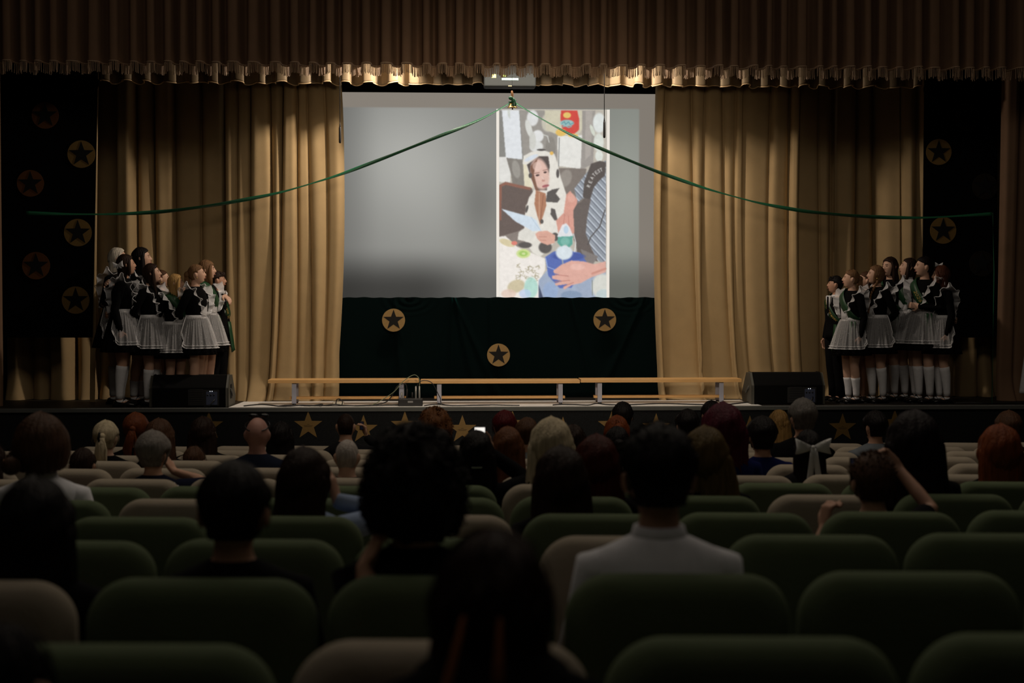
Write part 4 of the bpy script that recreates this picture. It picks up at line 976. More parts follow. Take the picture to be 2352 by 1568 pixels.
        for q in (-.02, .03): tl.grid([[(hx+q*.5-.03+sg*.02*u, .085+q*.6+.05*u, 1.02-.36*u), (hx+q*.5+.03+sg*.02*u, .085+q*.6+.05*u, 1.02-.36*u-.03*(u > .9))] for u in (0, .3, .6, .9, 1)])
        tl.build('sash_tail', MC['sash_green'], sa, solid=.003)
        if text:
            fc = bpy.data.curves.new('sash_lettering', 'FONT'); fc.body = text; fc.size = .062; fc.extrude = .0006; fc.align_x = 'CENTER'; fc.align_y = 'CENTER'; fc.shear = .3
            fc.materials.append(M_gold); to = bpy.data.objects.new('tmp', fc); COL.objects.link(to); dg = bpy.context.evaluated_depsgraph_get(); me_ = bpy.data.meshes.new_from_object(to.evaluated_get(dg)); bpy.data.objects.remove(to)
            fo = bpy.data.objects.new('lettering', me_); COL.objects.link(fo); fo.parent = sa
            for vt in me_.vertices:                    # wrap the writing along the sash
                a_ = PI/2+vt.co.x/.44*PI*.8; z = 1.20+.185*math.cos(a_); u_ = (1.385-z)/.37
                x = sg*(-.125+.27*u_)+off.x*max(0, (z-.9)/.6); y = .128*math.sin(a_)+off.y*max(0, (z-.9)/.6)
                nr_ = Vector((x*.35, 1, 0)).normalized(); vt.co = Vector((x, y, z+.015))+Vector((.045*sg, 0, .03))*(vt.co.y/.054)+nr_*(.006+vt.co.z)
            fo['label'] = 'gold script lettering'
    return t
S1 = skin(); S2 = skin('warm', (.58, .33, .22)); S3 = skin('deep', (.50, .28, .19))
H_blond = hairm('blonde', (.50, .42, .28)); H_plat = hairm('platinum', (.55, .50, .42)); H_black = hairm('black', (.007, .005, .005)); H_dbrown = hairm('dark_brown', (.022, .011, .007)); H_brown = hairm('brown', (.07, .033, .017))
H_gold = hairm('golden', (.42, .25, .09)); H_lbrown = hairm('light_brown', (.16, .085, .04)); H_red = hairm('copper', (.17, .04, .010)); H_dred = hairm('dark_red', (.055, .008, .004)); H_mag = hairm('magenta', (.07, .009, .02)); H_grey = hairm('grey', (.20, .18, .16)); H_white = hairm('white', (.42, .37, .33))
GL = 'students standing left of the stage'; GR = 'students standing right of the stage'
def wp(px, py, Y): return P(px, py, Y)
student(268, 571, 17.05, -80, -104, 'tall blonde person in black dress and white apron at the back of the left row', S1, H_plat, dict(s='half', L=-.34, c=.012, w=.05, y1=-.13, t1=.05), arms=(('down',), ('to', wp(250, 656, 16.78), (.95, -.25, .05), (0, .2, -1), (0, -.3, -1))), tilt=12, socks=.40, bowback=True, group=GL, seed=2, dx=-.02)
student(286, 586, 16.58, -68, -92, 'person with dark hair and white bow, black sleeve and apron, leftmost front student', S2, H_dbrown, dict(s='half', L=-.2, w=.07), arms=(('back',), ('down',)), tilt=10, socks=.45, bowback=True, bowhead=((.075, -.10, .02), .060, 60), group=GL, seed=3, dx=-.03)
student(322, 570, 16.98, -84, -108, 'tallest person with long black hair in the left row, white apron', S1, H_black, dict(s='long', L=-.42, w=.09, t1=.05), arms=(('down',), ('around',)), tilt=8, socks=.25, group=GL, seed=4)
student(346, 607, 16.66, -82, -112, 'person with long dark brown hair over the chest, third face from the left', S1, H_dbrown, dict(s='long', L=-.42, xs=-.05, y1=-.03, w=.06), arms=(('around',), ('back',)), tilt=12, socks=.43, group=GL, seed=5)
student(369, 621, 17.00, -82, -114, 'smiling person with tied-back brown hair and green sash, fourth face from left', S1, H_brown, dict(s='tied', t=.009), arms=(('down',), ('back',)), tilt=10, socks=.40, sash=-1, group=GL, seed=6, earring=True)
student(402, 631, 16.70, -88, -138, 'short person with golden blonde wavy hair and full tulle apron in the left row', S1, H_gold, dict(s='bob', L=-.21), arms=(('back',), ('back',)), tilt=6, socks=0, sash=-1, group=GL, seed=7)
student(449, 609, 16.72, -80, -112, 'person with long light brown braided-back hair and earring, facing the screen', S1, H_lbrown, dict(s='tied', t=.012, L=-.46, xs=-.05), arms=(('back',), ('back',)), tilt=10, socks=.0, group=GL, seed=8, earring=True)
student(472, 599, 17.02, -84, -116, 'person with light brown hair and green sash behind the braided one in the left row', S1, H_lbrown, dict(s='bob', L=-.18, bangs=.015), arms=(('to', wp(424, 662, 16.9), (-.5, -.6, -.1), (0, 0, -1)), ('to', wp(512, 676, 17.12), (.7, -.3, -.5), (0, .3, -1))), tilt=6, socks=0, sash=-1, group=GL, seed=9)
student(498, 624, 17.24, -78, -122, 'young man in black suit with green lettered sash, at right end of left row', S3, H_dbrown, dict(s='boy', t=.012, bangs=.02), boy=True, arms=(('down',), ('down',)), tilt=4, sash=-1, text='Выпускник 2025', group=GL, seed=10)
# right group looks to the left
student(1921, 635, 17.10, 70, 112, 'young man in black suit and tie at the left end of the right row', S3, H_black, dict(s='boy', t=.014, bangs=.03), boy=True, arms=(('down',), ('down',)), tilt=8, sash=-1, text='Выпускник', group=GR, seed=11)
student(1957, 621, 16.72, 80, 112, 'person with blondish low ponytail and one leg forward, second in the right row', S1, H_lbrown, dict(s='tied', t=.014, bangs=.0, L=-.14), arms=(('down',), ('around',)), tilt=8, socks=.32, sash=-1, group=GR, seed=12)
student(1990, 625, 17.02, 84, 116, 'person with tied-back brown hair, third face in the right row', S1, H_brown, dict(s='tied', t=.009), arms=(('back',), ('down',)), tilt=8, socks=.0, sash=-1, group=GR, seed=13)
student(2014, 611, 16.74, 84, 118, 'person with two long braids over the chest in the right row', S1, H_lbrown, dict(s='braid'), arms=(('back',), ('back',)), tilt=8, socks=.43, group=GR, seed=14, earring=True)
student(2046, 592, 17.10, 118, 126, 'smiling person with long dark wavy hair turned towards the hall, right row', S1, H_dbrown, dict(s='long', L=-.36, c=.012, w=.09), arms=(('back',), ('back',)), tilt=4, socks=.42, sash=-1, group=GR, seed=15)
student(2089, 594, 16.98, 84, 124, 'laughing person with long dark hair and head tipped back, right row', S1, H_dbrown, dict(s='long', L=-.34, w=.075), arms=(('back',), ('around',)), tilt=16, socks=.42, sash=-1, group=GR, seed=16)
student(2124, 591, 16.72, 88, 122, 'person with straight black hair behind the ear and long sash reading 2026', S1, H_black, dict(s='tied', t=.014, L=-.36, xs=.06), arms=(('front',), ('back',)), tilt=6, socks=.42, sash=-1, text='2026', group=GR, seed=17)
student(2164, 612, 16.66, 78, 96, 'person with auburn shoulder-length hair and big organza ruffle, rightmost in the right row', S1, hairm('auburn', (.075, .024, .012)), dict(s='bob', L=-.2, t=.018), arms=(('down',), ('back',)), tilt=2, socks=.44, bowback=True, bowhead=((.0, .03, .135), .05, 90), group=GR, seed=18)

# ------------------------------------------------------------------ theatre seats
def rrect(w, h0, h1, r, n=8):
    pts = [(-w, h0), (w, h0)]
    for k in range(n+1): a = PI/2*k/n; pts.append((w-r+r*math.cos(a), h1-r+r*math.sin(a)))
    for k in range(n+1): a = PI/2+PI/2*k/n; pts.append((-w+r+r*math.cos(a), h1-r+r*math.sin(a)))
    return pts
def seat_proto(m, ms, nm):
    t = thing('theatre_seat', nm, 'theatre seat')
    mb = MB(); base = rrect(.264, .44, SEATH, .105, 12); n = len(base)
    cx_, cz_ = 0, .68
    rs = []; m_ = 13; th = .056; rd = .050
    for i in range(m_):
        an = -PI/2+PI*i/(m_-1); y = -.012+th*math.sin(an); inset = rd*(1-math.cos(an)**.8)
        q = []
        for x, z in base:
            dx_ = x-cx_; dz_ = z-cz_
            q.append((x-math.copysign(min(abs(dx_), inset), dx_) if dx_ else x, y+.03*(SEATH-z), z-math.copysign(min(abs(dz_), inset), dz_)-.003*math.sin(x*14)))
        rs.append(q)
    mb.rings(rs, cap=False)
    for r, fl in ((rs[0], 1), (rs[-1], 0)):          # softly crowned panels
        c1 = [(x*.86, y+(-.002 if fl else .002), cz_+(z-cz_)*.86) for x, y, z in r]; c2 = [(x*.5, y+(-.003 if fl else .003), cz_+(z-cz_)*.5) for x, y, z in r]
        mb.rings([c2, c1, r] if fl else [r, c1, c2], cap=False); e_ = len(mb.v); n_ = len(r)
        mb.f.append(tuple(range(e_-3*n_, e_-2*n_))[::-1] if fl else tuple(range(e_-n_, e_)))
    bk = mb.build('backrest', m, t)
    q = MB(); q.tube([(0, .09, .425), (0, .3, .43), (0, .50, .425)], [(.235, .05), (.25, .055), (.235, .045)], 20, up=(0, 0, 1)); q.build('seat_cushion', m, t)
    for s in (-1, 1):
        f = MB(); f.box(s*.262-.012, s*.262+.012, .02, .38, .0, .62); f.build('side_panel', M_blackmetal, t, smooth=False, bev=.01)
        MB().box(s*.262-.02, s*.262+.02, .02, .36, .62, .645).build('armrest', mat('arm_wood', (.05, .025, .012), .5), t, smooth=False, bev=.01)
    return t
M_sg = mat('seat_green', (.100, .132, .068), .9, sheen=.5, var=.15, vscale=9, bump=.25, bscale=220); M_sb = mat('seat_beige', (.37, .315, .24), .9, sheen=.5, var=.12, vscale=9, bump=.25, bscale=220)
M_pg = mat('piping_green', (.09, .13, .055), .9); M_pb = mat('piping_beige', (.28, .22, .16), .9)
protos = {'green': seat_proto(M_sg, M_pg, 'x'), 'beige': seat_proto(M_sb, M_pb, 'x')}
used = set()
X0 = .27+.275
BEIGE = {0: [1], 1: [-1], 2: [2], 3: [1], 4: [0, 5], 5: [4]}      # index of the beige seats, counted in columns from LEFT0
def col_px(row, k): return P(1176, 800, ROWY[row]).x
ORD = ['first', 'second', 'third', 'fourth', 'fifth', 'sixth', 'seventh', 'eighth', 'ninth', 'tenth', 'eleventh', 'twelfth', 'thirteenth', 'fourteenth', 'fifteenth', 'sixteenth', 'seventeenth']
ROWN = ['nearest row', 'second nearest row', 'third nearest row', 'fourth nearest row', 'fifth nearest row', 'sixth nearest row', 'seventh nearest row', 'fifth row from the stage', 'fourth row from the stage', 'third row from the stage', 'second row from the stage', 'row closest to the stage']
beige_px = {0: [1000], 1: [-90], 2: [1435], 3: [1011], 4: [405, 1915], 5: [1285]}
seat_at = {}
for r, Y in enumerate(ROWY):
    xa_ = P(-60, 1100, Y).x; xb_ = P(2412, 1100, Y).x
    ks = [k for k in range(-14, 15) if xa_-.26 < X0+.55*k < xb_+.26]
    bk = set()
    for q in beige_px.get(r, []):
        x = P(q, 1300, Y).x; bk.add(min(ks, key=lambda k: abs(X0+.55*k-x)))
    for i, k in enumerate(ks):
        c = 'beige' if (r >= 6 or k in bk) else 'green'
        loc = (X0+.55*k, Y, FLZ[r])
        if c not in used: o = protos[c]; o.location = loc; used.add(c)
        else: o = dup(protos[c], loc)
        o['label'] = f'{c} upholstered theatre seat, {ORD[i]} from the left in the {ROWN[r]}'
        o['group'] = f'theatre seats in the {ROWN[r]}'
        seat_at[(r, k)] = o

# ------------------------------------------------------------------ audience
M_sitblack = M_black
def viewer(cx, top, wpx, row, label, hair, st, clothm=None, skinm=None, dyh=.20, lean=0, opts=None, yaw=0, tilt=0, roll=0, arms=None, seed=0, seatlabel=None, low=True, kid=False):
    opts = opts or {}
    Y0 = ROWY[row] if row >= 0 else 1.70
    fz = FLZ[row] if row >= 0 else .02
    hy = dyh+lean; p = P(cx, top, Y0+hy); drop = opts.get('drop', 0); H = p.z-fz; s = H/(1.29-drop)
    wreal = wpx*(Y0+hy)/FPX/s
    if row >= 0:
        k = round((p.x-X0)/.55); xs_ = X0+.55*k; sx_ = min(max(p.x, xs_-.07), xs_+.07)
    else: sx_ = p.x
    t = thing('person', label, 'person', (sx_, Y0, fz), 0, 'seated audience'); t.scale = (s, s, s)
    ox = (p.x-sx_)/s; oy = hy/s
    clothm = clothm or M_black; skinm = skinm or S2
    HM = Matrix.Translation((ox, oy, 1.165-drop)) @ Matrix.Rotation(R(yaw), 4, 'Z') @ Matrix.Rotation(R(roll), 4, 'Y') @ Matrix.Rotation(R(tilt), 4, 'X')
    hk = 1.18 if kid else 1.0
    if kid: HM = Matrix.Translation((ox, oy, 1.145)) @ Matrix.Rotation(R(yaw), 4, 'Z') @ Matrix.Scale(hk, 4)
    hoff = .18/s
    def L_(z): return max(0, min(1, (z-.55)/.5))
    T0 = [(.47, .17, .10), (.56, .165, .115), (.68, .145, .105), (.80, .155, .11), (.90, .175, .108), (.965, .180, .090), (1.00, .150, .075), (1.025, .095, .062), (1.045, .058, .056), (max(1.06, 1.10-drop), .050, .052), (max(1.07, 1.15-drop), .05, .05)]
    TS = [(z, ox*L_(z), hoff+.02*(1-L_(z))+(oy-hoff-.02)*L_(z)**1.5, rx, ry) for z, rx, ry in T0]
    sw = opts.get('sw', 1); TS = [(z, x, y, rx*(sw if z > .6 and z < 1.05 else 1), ry) for z, x, y, rx, ry in TS]
    vs = .009 if row <= 3 else .012
    b = MB(); b.sect(TS, 24); add_head(b, HM, fine=row < 6)
    if st == 'short' and row < 4:
        for q in (-1, 1): b.ell(HM @ Vector((q*.091, -.018, -.002)), (.010, .018, .033), 12, 9, HM.to_3x3() @ Matrix.Rotation(q*-.45, 3, 'Z'))
    legs = [[(sg*.09, hoff+.02, .50), (sg*.10, .40/s, .535), (sg*.10, .56/s, .52)] for sg in (-1, 1)]
    for L in legs:
        b.tube(L, [.085, .075, .06], 12); q = L[-1]
        b.tube([q, (q[0], q[1]+.01, .30), (q[0], q[1]-.02, .09)], [.056, .052, .036], 12); b.tube([(q[0], q[1]-.05, .05), (q[0], q[1]+.10, .035)], [.036, (.036, .022)], 10)
    sl = MB(); arms = arms or {}
    for sg in (-1, 1):
        sh = Vector((sg*.165*sw+ox, TS[5][2], .955)); a = arms.get(sg)
        if a is None: el_, wr, hd_, pn = Vector((sg*.215*sw, hoff+.10, .70)), Vector((sg*.11, hoff+.30, .62)), Vector((-sg*.3, .9, -.1)), Vector((0, 0, -1))
        else:
            W_ = (Vector(a[0])-Vector((sx_, Y0, fz)))/s; wr = W_; mid = (sh+wr)/2; dd = (wr-sh).length; bend = math.sqrt(max(.0, (.27)**2-(dd/2)**2)); eb = Vector(a[3]) if len(a) > 3 else Vector((sg*.6, .3, -.9)); 
            ax = (wr-sh).normalized(); eb = (eb-ax*eb.dot(ax)).normalized(); el_ = mid+eb*bend; hd_, pn = Vector(a[1]), Vector(a[2])
        b.tube([sh-Vector((sg*.03, 0, 0)), sh, (sh+el_)/2, el_, el_*.6+wr*.4, wr], [.045, .050, .042, .037, .035, .025], 12)
        add_hand(b, wr, hd_, pn, 1.0/ s if s > .0 else 1, opts.get('curl', .45), thumb=opts.get('th', sg if a is None else -sg))
        e_ = wr if opts.get('sleeve', 'long') == 'long' else el_*.75+sh*.25
        sl.tube([sh-Vector((sg*.03, 0, 0)), sh]+([(sh+el_)/2, el_, el_*.6+wr*.4, wr-(wr-el_).normalized()*.01] if opts.get('sleeve', 'long') == 'long' else [(sh*.6+el_*.4), e_]), [.057, .062, .054, .050, .046, .036] if opts.get('sleeve', 'long') == 'long' else [.057, .062, .056, .054], 14)
    b.build('body', skinm, t, vox=vs, sm=1)
    if low:
        c = MB(); c.v = list(sl.v); c.f = list(sl.f)
        c.sect([(z, x, y, rx+.014, ry+.014) for z, x, y, rx, ry in TS[:8]]+[(TS[8][0], TS[8][1], TS[8][2], TS[8][3]+.006, TS[8][4]+.006)], 26)
        if opts.get('collar'): c.sect([(1.02, TS[7][1], TS[7][2], .082, .072), (1.065, TS[8][1], TS[8][2]+.004, .068, .066)], 24)
        co = c.build(opts.get('cname', 'top'), clothm, t)
        if opts.get('dots'):
            dm = MB(); rr = random.Random(5)
            for k in range(90):
                a = rr.uniform(1.6, 4.7); z = rr.uniform(.84, 1.0); rx = float(np.interp(z, [q[0] for q in TS], [q[3] for q in TS]))+.015; ry = float(np.interp(z, [q[0] for q in TS], [q[4] for q in TS]))+.015
                yy = float(np.interp(z, [q[0] for q in TS], [q[2] for q in TS])); dm.ell((ox*L_(z)+rx*math.sin(a), yy+ry*math.cos(a), z), (.008, .005, .008), 8, 5)
            dm.build('polka_dot', M_white, co)
        tr_ = MB()
        for L in legs:
            q = L[-1]; tr_.tube(L+[(q[0], q[1]+.02, .45), (q[0], q[1], .12)], [.098, .088, .074, .068, .058], 12, round_ends=False)
            tr_.tube([(q[0], q[1]-.06, .035), (q[0], q[1]+.12, .03)], [(.042, .03), (.042, .024)], 10)
        tr_.build('trousers_and_shoes', M_black, t)
    h = MB(); big = max(.004, (wreal/2-.078))/.016     # offset that gives the wanted width
    tt = .016
    if st == 'bald': pass
    elif st == 'buzz': hair_cap(h, HM, t=.0035, hairline=.045, face=1.1, ears=True, nape=-.07, wave=.0006, seed=seed)
    elif st == 'short':
        hair_cap(h, HM, t=max(.010, min(.04, wreal/2-.078)), hairline=.055, face=1.1, ears=True, nape=-.066, wave=.0025, wf=22, seed=seed); strands(h, HM, 60 if row < 4 else 20, 0, .09, 0, seed, rad=.0012)
        if opts.get('tuft'): 
            rr = random.Random(seed)
            for k in range(150):
                a = rr.uniform(0, 6.28); f = rr.uniform(.35, 1.5); q = head_pt(a, f); nn = Vector((q.x/.076, q.y/.097, q.z/.115)).normalized(); d1 = (nn+Vector((rr.uniform(-.7, .7), rr.uniform(-.7, .7), rr.uniform(-.2, .5)))).normalized()
                h.tube([HM @ (q+nn*.01), HM @ (q+nn*.022+d1*.008), HM @ (q+nn*.022+d1*.028)], [.008, .007, .002], 5)
    elif st == 'curly':
        g = wreal/2-.088
        hair_cap(h, HM, t=g, hairline=.05, face=.9, nape=-.085, wave=.007, wf=9, seed=seed); curls(h, HM, opts.get('n', 420), g+.004, seed, r=opts.get('r', .012))
    elif st in ('long', 'pony', 'bun'):
        g = max(.012, min(.05, wreal/2-.084))
        if st == 'long':
            Le = opts.get('L', -.42); w1 = opts.get('w1', wreal/2*1.12)
            hair_cap(h, HM, t=g, hairline=.055, face=.85, nape=-.10, wave=.0036, wf=30, seed=seed)
            hair_fall(h, HM, Le, w0=wreal/2-.004, w1=w1, t0=.075, t1=.05, y0=-.028, y1=opts.get('y1', -.085), seed=seed, wave=opts.get('wv', .0032), xs=opts.get('xs', 0), z0=.055, curlw=opts.get('cw', .002), taper=opts.get('taper', .35))
        elif st == 'pony':
            hair_cap(h, HM, t=g, hairline=.055, face=1.0, nape=-.07, wave=.0022, wf=30, seed=seed, ears=True)
            pz = opts.get('pz', .03); h.ell(HM @ Vector((0, -.115-g*.3, pz)), (.026, .03, .028), 14, 8)
            h.tube([HM @ Vector((0, -.125, pz)), HM @ Vector((opts.get('xs', 0)*.3, -.155, pz-.06)), HM @ Vector((opts.get('xs', 0), -.14, pz-.16)), HM @ Vector((opts.get('xs', 0), -.11, opts.get('L', -.3)))], [(.022, .02), (.036, .028), (.042, .026), (.014, .010)], 18)
            for q in (-.03, .03): h.tube([HM @ Vector((q*.3, -.13, pz)), HM @ Vector((q, -.15, pz-.1)), HM @ Vector((q*1.6+opts.get('xs', 0), -.12, opts.get('L', -.3)*.85))], [.008, .014, .005], 10)
        else:
            hair_cap(h, HM, t=g, hairline=.055, face=1.0, nape=-.075, wave=.0028, wf=24, seed=seed, ears=opts.get('ears', False))
            bz = opts.get('bz', .02); bx_ = opts.get('bx', 0); h.ell(HM @ Vector((bx_, -.12-g*.5, bz)), (opts.get('br', .04), .04, opts.get('br', .04)*.95), 18, 12)
            curls(h, HM @ Matrix.Translation((bx_, -.03-g, bz)) @ Matrix.Scale(.45, 4), 90, .012, seed, r=.02, amin=.3)
        strands(h, HM, 90 if row < 5 else 24, 0, .09, 0, seed, rad=.0010)
    if h.v: h.build('hair', hair, t)
    return t, HM, s
def V_(px, py, Y): return P(px, py, Y)
Y2 = ROWY[1]
C_wh = cloth('shirt_white', (.80, .80, .84)); C_navy = cloth('navy', (.012, .016, .032)); C_blue = cloth('light_blue', (.30, .38, .55)); C_grey = cloth('grey_knit', (.16, .18, .19)); C_dk = cloth('charcoal', (.012, .012, .014)); C_plaid = cloth('plaid', (.14, .03, .10)); C_poly = cloth('dot_navy', (.008, .010, .025)); C_cr = cloth('cream_top', (.45, .42, .34)); C_roy = cloth('royal_blue', (.006, .010, .075))
# second nearest row
viewer(82, 1116, 182, 1, 'person with very long black hair at the left edge in the second nearest row', H_black, 'long', seed=21, opts=dict(L=-.55, w1=.135, y1=-.06, taper=.1))
viewer(537, 1080, 184, 1, 'person with short black hair and ears showing, left of the curly head', H_black, 'short', M_black, S2, seed=22, tilt=-2)
tH = V_(855, 1262, Y2+.24)
viewer(952, 1026, 246, 1, 'person with big round curly black hair resting the chin on the left hand', H_black, 'curly', M_black, S2, seed=23, opts=dict(n=900, r=.013, sleeve='short', drop=-.02), arms={-1: (V_(838, 1300, Y2+.13), (.5, .25, 1), (.9, .3, -.2), (-.25, .3, -1))})
viewer(1512, 996, 196, 1, 'person with short tousled black hair in a white collared shirt', H_black, 'short', C_wh, S2, seed=24, opts=dict(drop=-.018, tuft=1, collar=1, cname='shirt'))
# nearest person
t, HM, s = viewer(1128, 1226, 262, -1, 'nearest person with long dark brown hair, blurred in the middle foreground', H_dbrown, 'long', M_black, S2, dyh=.40, seed=25, opts=dict(L=-.42, w1=.10, y1=-.07, taper=.2, drop=.10, sw=.66), roll=4)
for xs_ in (-.075, .012): MB().tube([HM @ Vector((xs_*.6, -.118, .02)), HM @ Vector((xs_*.9, -.142, -.10)), HM @ Vector((xs_, -.128, -.22)), HM @ Vector((xs_*1.1, -.115, -.36))], [(.004, .004), (.012, .006), (.014, .006), (.006, .004)], 8).build('hair_lock', hairm('auburn_lock', (.30, .11, .04)), t, label='lighter auburn lock of hair')
viewer(-10, 1436, 150, -1, 'black-haired person cut off by the lower left corner', H_black, 'short', M_black, S2, dyh=.36, seed=26)
# fourth and fifth rows
viewer(700, 1040, 122, 3, 'person with long dark hair in light blue shirt, right hand at the face', H_dbrown, 'long', C_blue, S3, seed=27, opts=dict(L=-.30, w1=.115), arms={1: (V_(772, 1150, ROWY[3]+.28), (-.2, .1, 1), (-.9, .3, 0), (.9, -.2, -.5))}, yaw=-20)
viewer(1288, 1044, 132, 3, 'person with long straight dark brown hair in front of the blonde head', H_dbrown, 'long', M_black, S3, seed=28, opts=dict(L=-.42, w1=.145, taper=.1))
t, HM, s = viewer(2004, 1050, 112, 3, 'person with short brown hair raising both hands to film with a phone', H_brown, 'short', M_black, S3, seed=29, opts=dict(tuft=1, sleeve='short', curl=.75), tilt=4,
    arms={-1: (V_(1893, 1212, ROWY[3]+.36), (.15, .15, 1), (.7, .2, -.2), (-.5, -.3, -.9)), 1: (V_(2062, 1075, ROWY[3]+.50), (-.55, .15, .5), (-.5, -.6, .1), (.9, -.3, -.6))})
def phone(px, py, Y, w_, h_, label, roll=0, content=None, glow=.8):
    p = P(px, py, Y); t = thing('phone', label, 'phone', (p.x, Y, p.z)); t.rotation_euler = (0, R(roll), 0)
    MB().box(-w_/2, w_/2, -.004, .004, -h_/2, h_/2).build('phone_case', M_blackmetal, t, smooth=False, bev=.003)
    MB().box(-w_/2+.005, w_/2-.005, -.0048, -.0042, -h_/2+.005, h_/2-.005).build('phone_screen', content or mat('phone_glow', (1, .95, .88), emis=glow), t, smooth=False)
    return t
ph_ = phone(1998, 1072, ROWY[3]+.42, .165, .078, 'phone held sideways above the short brown hair, filming the stage', content=mat('phone_dark', (.012, .012, .02), emis=.3))
M_ps = mat('phone_stage', (.75, .72, .95), emis=.8)
for x, z, w_, h_ in ((-.035, .010, .030, .018), (.005, .018, .022, .010), (.04, .016, .022, .012)): MB().ell((x, -.0052, z), (w_, .0006, h_), 16, 6).build('screen_image', M_ps, ph_)
MB().ell((-.062, -.0052, -.012), (.006, .0006, .009), 10, 6).build('record_button', mat('rec_red', (.9, .05, .04), emis=1), ph_)
viewer(96, 970, 146, 4, 'person with brown hair in a low bun and white shirt at the left', H_brown, 'bun', C_wh, S2, seed=30, opts=dict(bx=-.10, bz=-.06, br=.045, cname='shirt', collar=1))
viewer(1370, 1013, 112, 4, 'person with dark red long hair between the blonde head and white shirt', H_dred, 'long', M_black, S2, seed=31, opts=dict(L=-.36))
viewer(1620, 996, 118, 4, 'person with long dark blonde hair falling right of the white-shirted neighbour', hairm('dark_blonde', (.10, .065, .02)), 'long', M_black, S2, seed=32, opts=dict(L=-.36, w1=.12, xs=.09), yaw=-15)
viewer(2098, 964, 136, 4, 'large person with black bushy hair and black shoulders at the right', hairm('soft_black', (.010, .006, .007)), 'long', M_black, S3, seed=33, opts=dict(L=-.34, w1=.15, wv=.004))
# sixth row
t, HM, s = viewer(1094, 996, 88, 5, 'person with long black hair and silver clip holding up a white phone', H_black, 'long', M_black, S2, seed=34, opts=dict(L=-.38), arms={1: (V_(1126, 1040, ROWY[5]+.44), (-.3, .1, .8), (-.3, -.8, 0), (.9, -.2, -.6))})
MB().box(-.03, .03, -.135, -.125, -.056, -.048).xf(HM).build('hair_clip', mat('silver_clip', (.7, .75, .7), .25, metal=.8), t, smooth=False, bev=.002, label='silver hair clip')
phone(1102, 992, ROWY[5]+.40, .062, .028+.03, 'small bright white phone screen held above the black hair and silver clip', glow=1.0)
viewer(1266, 975, 108, 5, 'person with long light blonde straight hair near the middle', H_blond, 'long', M_black, S1, seed=35, opts=dict(L=-.34))
viewer(2296, 990, 104, 5, 'person with copper orange long hair at the right edge', H_red, 'long', M_black, S2, seed=36, opts=dict(L=-.34))
# seventh row
viewer(352, 1000, 90, 6, 'grey-haired person in polka dot blouse with right hand at the cheek', H_grey, 'short', C_poly, S2, seed=37, opts=dict(dots=1, cname='blouse', sleeve='short'), arms={1: (V_(398, 1082, ROWY[6]+.30), (-.5, .1, .8), (-.8, .3, 0), (.9, -.1, -.5))}, yaw=-12)
viewer(797, 1007, 76, 6, 'person with close-cropped white hair in front of the balding man filming', H_white, 'buzz', M_black, S1, seed=38)
viewer(1166, 985, 78, 6, 'person with long auburn brown hair left of the blonde head', hairm('chestnut', (.12, .045, .018)), 'long', M_black, S2, seed=39, opts=dict(L=-.36))
viewer(1660, 942, 112, 6, 'person with long wavy magenta hair in the right half', H_mag, 'long', C_roy, S2, seed=40, opts=dict(L=-.42, w1=.135, wv=.004, cw=.006))
t, HM, s = viewer(1856, 990, 72, 6, 'person with black hair tied with a large white satin bow', H_black, 'long', C_dk, S2, seed=41, opts=dict(L=-.36))
k = MB(); bow(k, HM @ Vector((.0, -.13, .03)), .115, Matrix.Identity(3), tails=1.45, w=.55); k.build('ribbon_bow', mat('white_satin', (.62, .62, .60), .45), t, solid=.003, label='large white satin bow with long tails')
viewer(-22, 1015, 60, 6, 'dark-haired person in plaid shirt cut off by the left edge', H_dbrown, 'long', C_plaid, S2, seed=42, opts=dict(L=-.2))
# farther rows
t, HM, s = viewer(591, 955, 74, 7, 'bald man with sunglasses pushed up on his head and dark shirt', H_black, 'bald', C_navy, skin('ruddy', (.45, .24, .19)), seed=43)
g = MB(); g.tube([HM @ Vector((.080*math.sin(a), .085*math.cos(a)-.01, .065+.045*math.cos(a)*0+.035*math.cos(a))) for a in [R(q) for q in range(-150, 151, 15)]], [(.003, .005)]*21, 6)
for q in (-1, 1): g.ell(HM @ Vector((q*.036, .055, .122)), (.032, .02, .016), 12, 8)
g.build('sunglasses', M_shoe, t)
viewer(190, 1030, 52, 7, 'small child with dark hair right of the bun', H_dbrown, 'short', M_black, S3, seed=44, kid=True)
viewer(1012, 986, 56, 7, 'person with dark brown hair in a round bun before the curly copper hair', H_dbrown, 'bun', M_black, S3, seed=45)
viewer(1417, 982, 66, 7, 'person with black hair in front of the orange bun', H_black, 'bun', M_black, S3, seed=46)
viewer(1750, 966, 80, 7, 'person with dark short hair right of the magenta hair', H_black, 'short', C_roy, S3, seed=47)
viewer(1316, 977, 56, 7, 'dark-haired person hidden behind the right side of the blonde head', H_dbrown, 'long', M_black, S3, seed=48)
t, HM, s = viewer(243, 970, 66, 8, 'person with light blonde ponytail held by a dark clip', H_blond, 'pony', M_black, S1, seed=49, opts=dict(L=-.30, xs=-.02))
MB().tube([HM @ Vector((-.012, -.15, .06)), HM @ Vector((-.018, -.165, .02)), HM @ Vector((-.006, -.16, -.03))], [.008, .010, .006], 8).build('hair_clip', M_shoe, t, label='glossy dark hair clip')
viewer(366, 970, 72, 8, 'person with medium brown hair behind the grey-haired one', H_brown, 'long', M_black, S2, seed=50, opts=dict(L=-.22))
viewer(999, 948, 84, 8, 'person with curly copper brown hair left of a gold star', hairm('copper_brown', (.13, .05, .016)), 'curly', M_black, S2, seed=51, opts=dict(n=160))
viewer(1210, 962, 60, 8, 'person with short light brown hair left of the blonde head', H_brown, 'short', C_grey, S2, seed=52)
viewer(1417, 957, 64, 8, 'person with orange red hair gathered on top', H_red, 'bun', M_black, S2, seed=53, opts=dict(bz=.05))
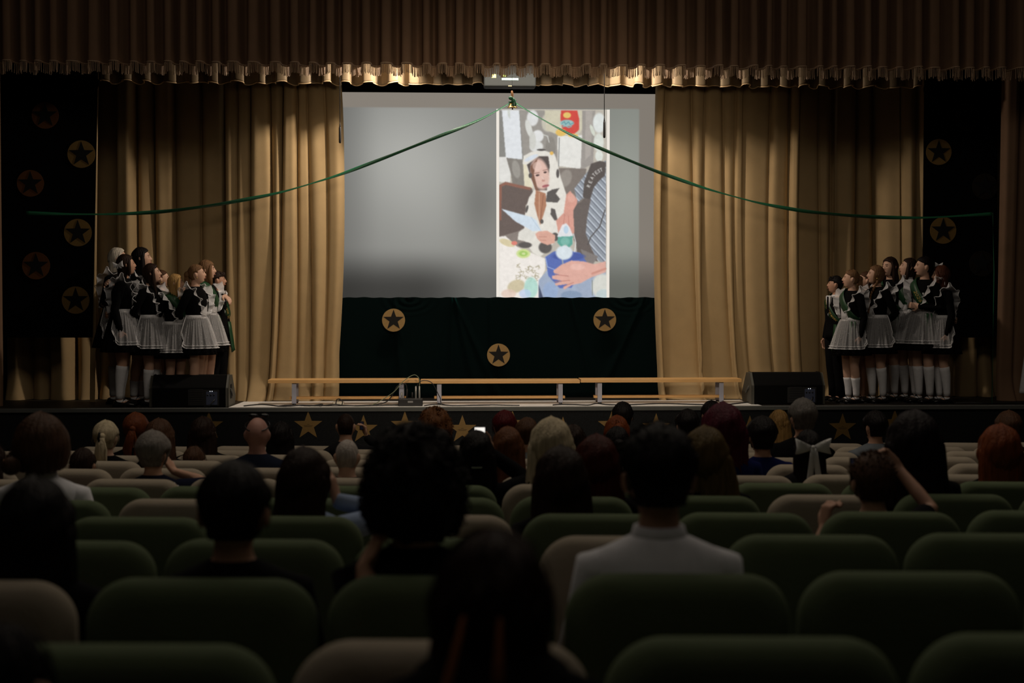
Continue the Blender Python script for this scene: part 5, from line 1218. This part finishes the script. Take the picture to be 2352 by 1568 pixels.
t, HM, s = viewer(1844, 922, 74, 8, 'tall grey-haired man above the white bow', hairm('salt_grey', (.12, .11, .10)), 'short', M_black, S2, seed=54)
viewer(445, 1026, 40, 8, 'small child with brown hair beside the dark long hair', H_brown, 'short', M_black, S3, seed=55, kid=True)
viewer(312, 955, 68, 9, 'person with copper ponytail right of the light blonde one', hairm('rust', (.13, .035, .012)), 'pony', M_black, S2, seed=56, opts=dict(L=-.3, xs=-.04))
viewer(466, 962, 62, 9, 'person with straight dark brown hair below a gold star', H_dbrown, 'long', M_black, S3, seed=57, opts=dict(L=-.34))
viewer(645, 974, 60, 9, 'person with black hair just right of the bald man', H_black, 'long', M_black, S3, seed=58, opts=dict(L=-.34, w1=.13))
viewer(1159, 948, 62, 9, 'person with dark cherry red short hair', hairm('cherry', (.075, .006, .008)), 'short', M_black, S3, seed=59)
viewer(1579, 945, 62, 9, 'person with short black hair left of the magenta hair', H_black, 'short', M_black, S2, seed=60)
viewer(2010, 948, 60, 9, 'person with short black hair in a light grey jacket', H_black, 'short', cloth('jacket_grey', (.15, .17, .19)), S2, seed=61, yaw=15)
viewer(2316, 952, 70, 9, 'person with short dark hair near the right edge, behind the copper hair', H_brown, 'short', M_black, S2, seed=62)
t, HM, s = viewer(794, 948, 60, 10, 'balding man with buzzed hair filming with a phone in the right hand', H_dbrown, 'buzz', C_dk, S2, seed=63, opts=dict(curl=.6), arms={1: (V_(842, 1004, ROWY[10]+.42), (-.15, .1, 1), (-.9, -.2, 0), (.9, -.2, -.6))})
phone(831, 977, ROWY[10]+.46, .035, .07, 'dark phone with a bright spot held up by the balding man', content=mat('phone_dark', (.012, .012, .02), emis=.3))
viewer(1789, 942, 50, 10, 'person with golden blonde hair left of the tall grey-haired man', hairm('honey', (.26, .15, .05)), 'long', M_black, S2, seed=64, opts=dict(L=-.2))
viewer(1430, 927, 54, 11, 'person with short black hair standing out above the stage edge, by the bench end', H_black, 'short', M_black, S2, seed=65)
viewer(1634, 924, 54, 11, 'person with short black hair rising above the stage edge over the magenta hair', H_black, 'short', M_black, S2, seed=66)
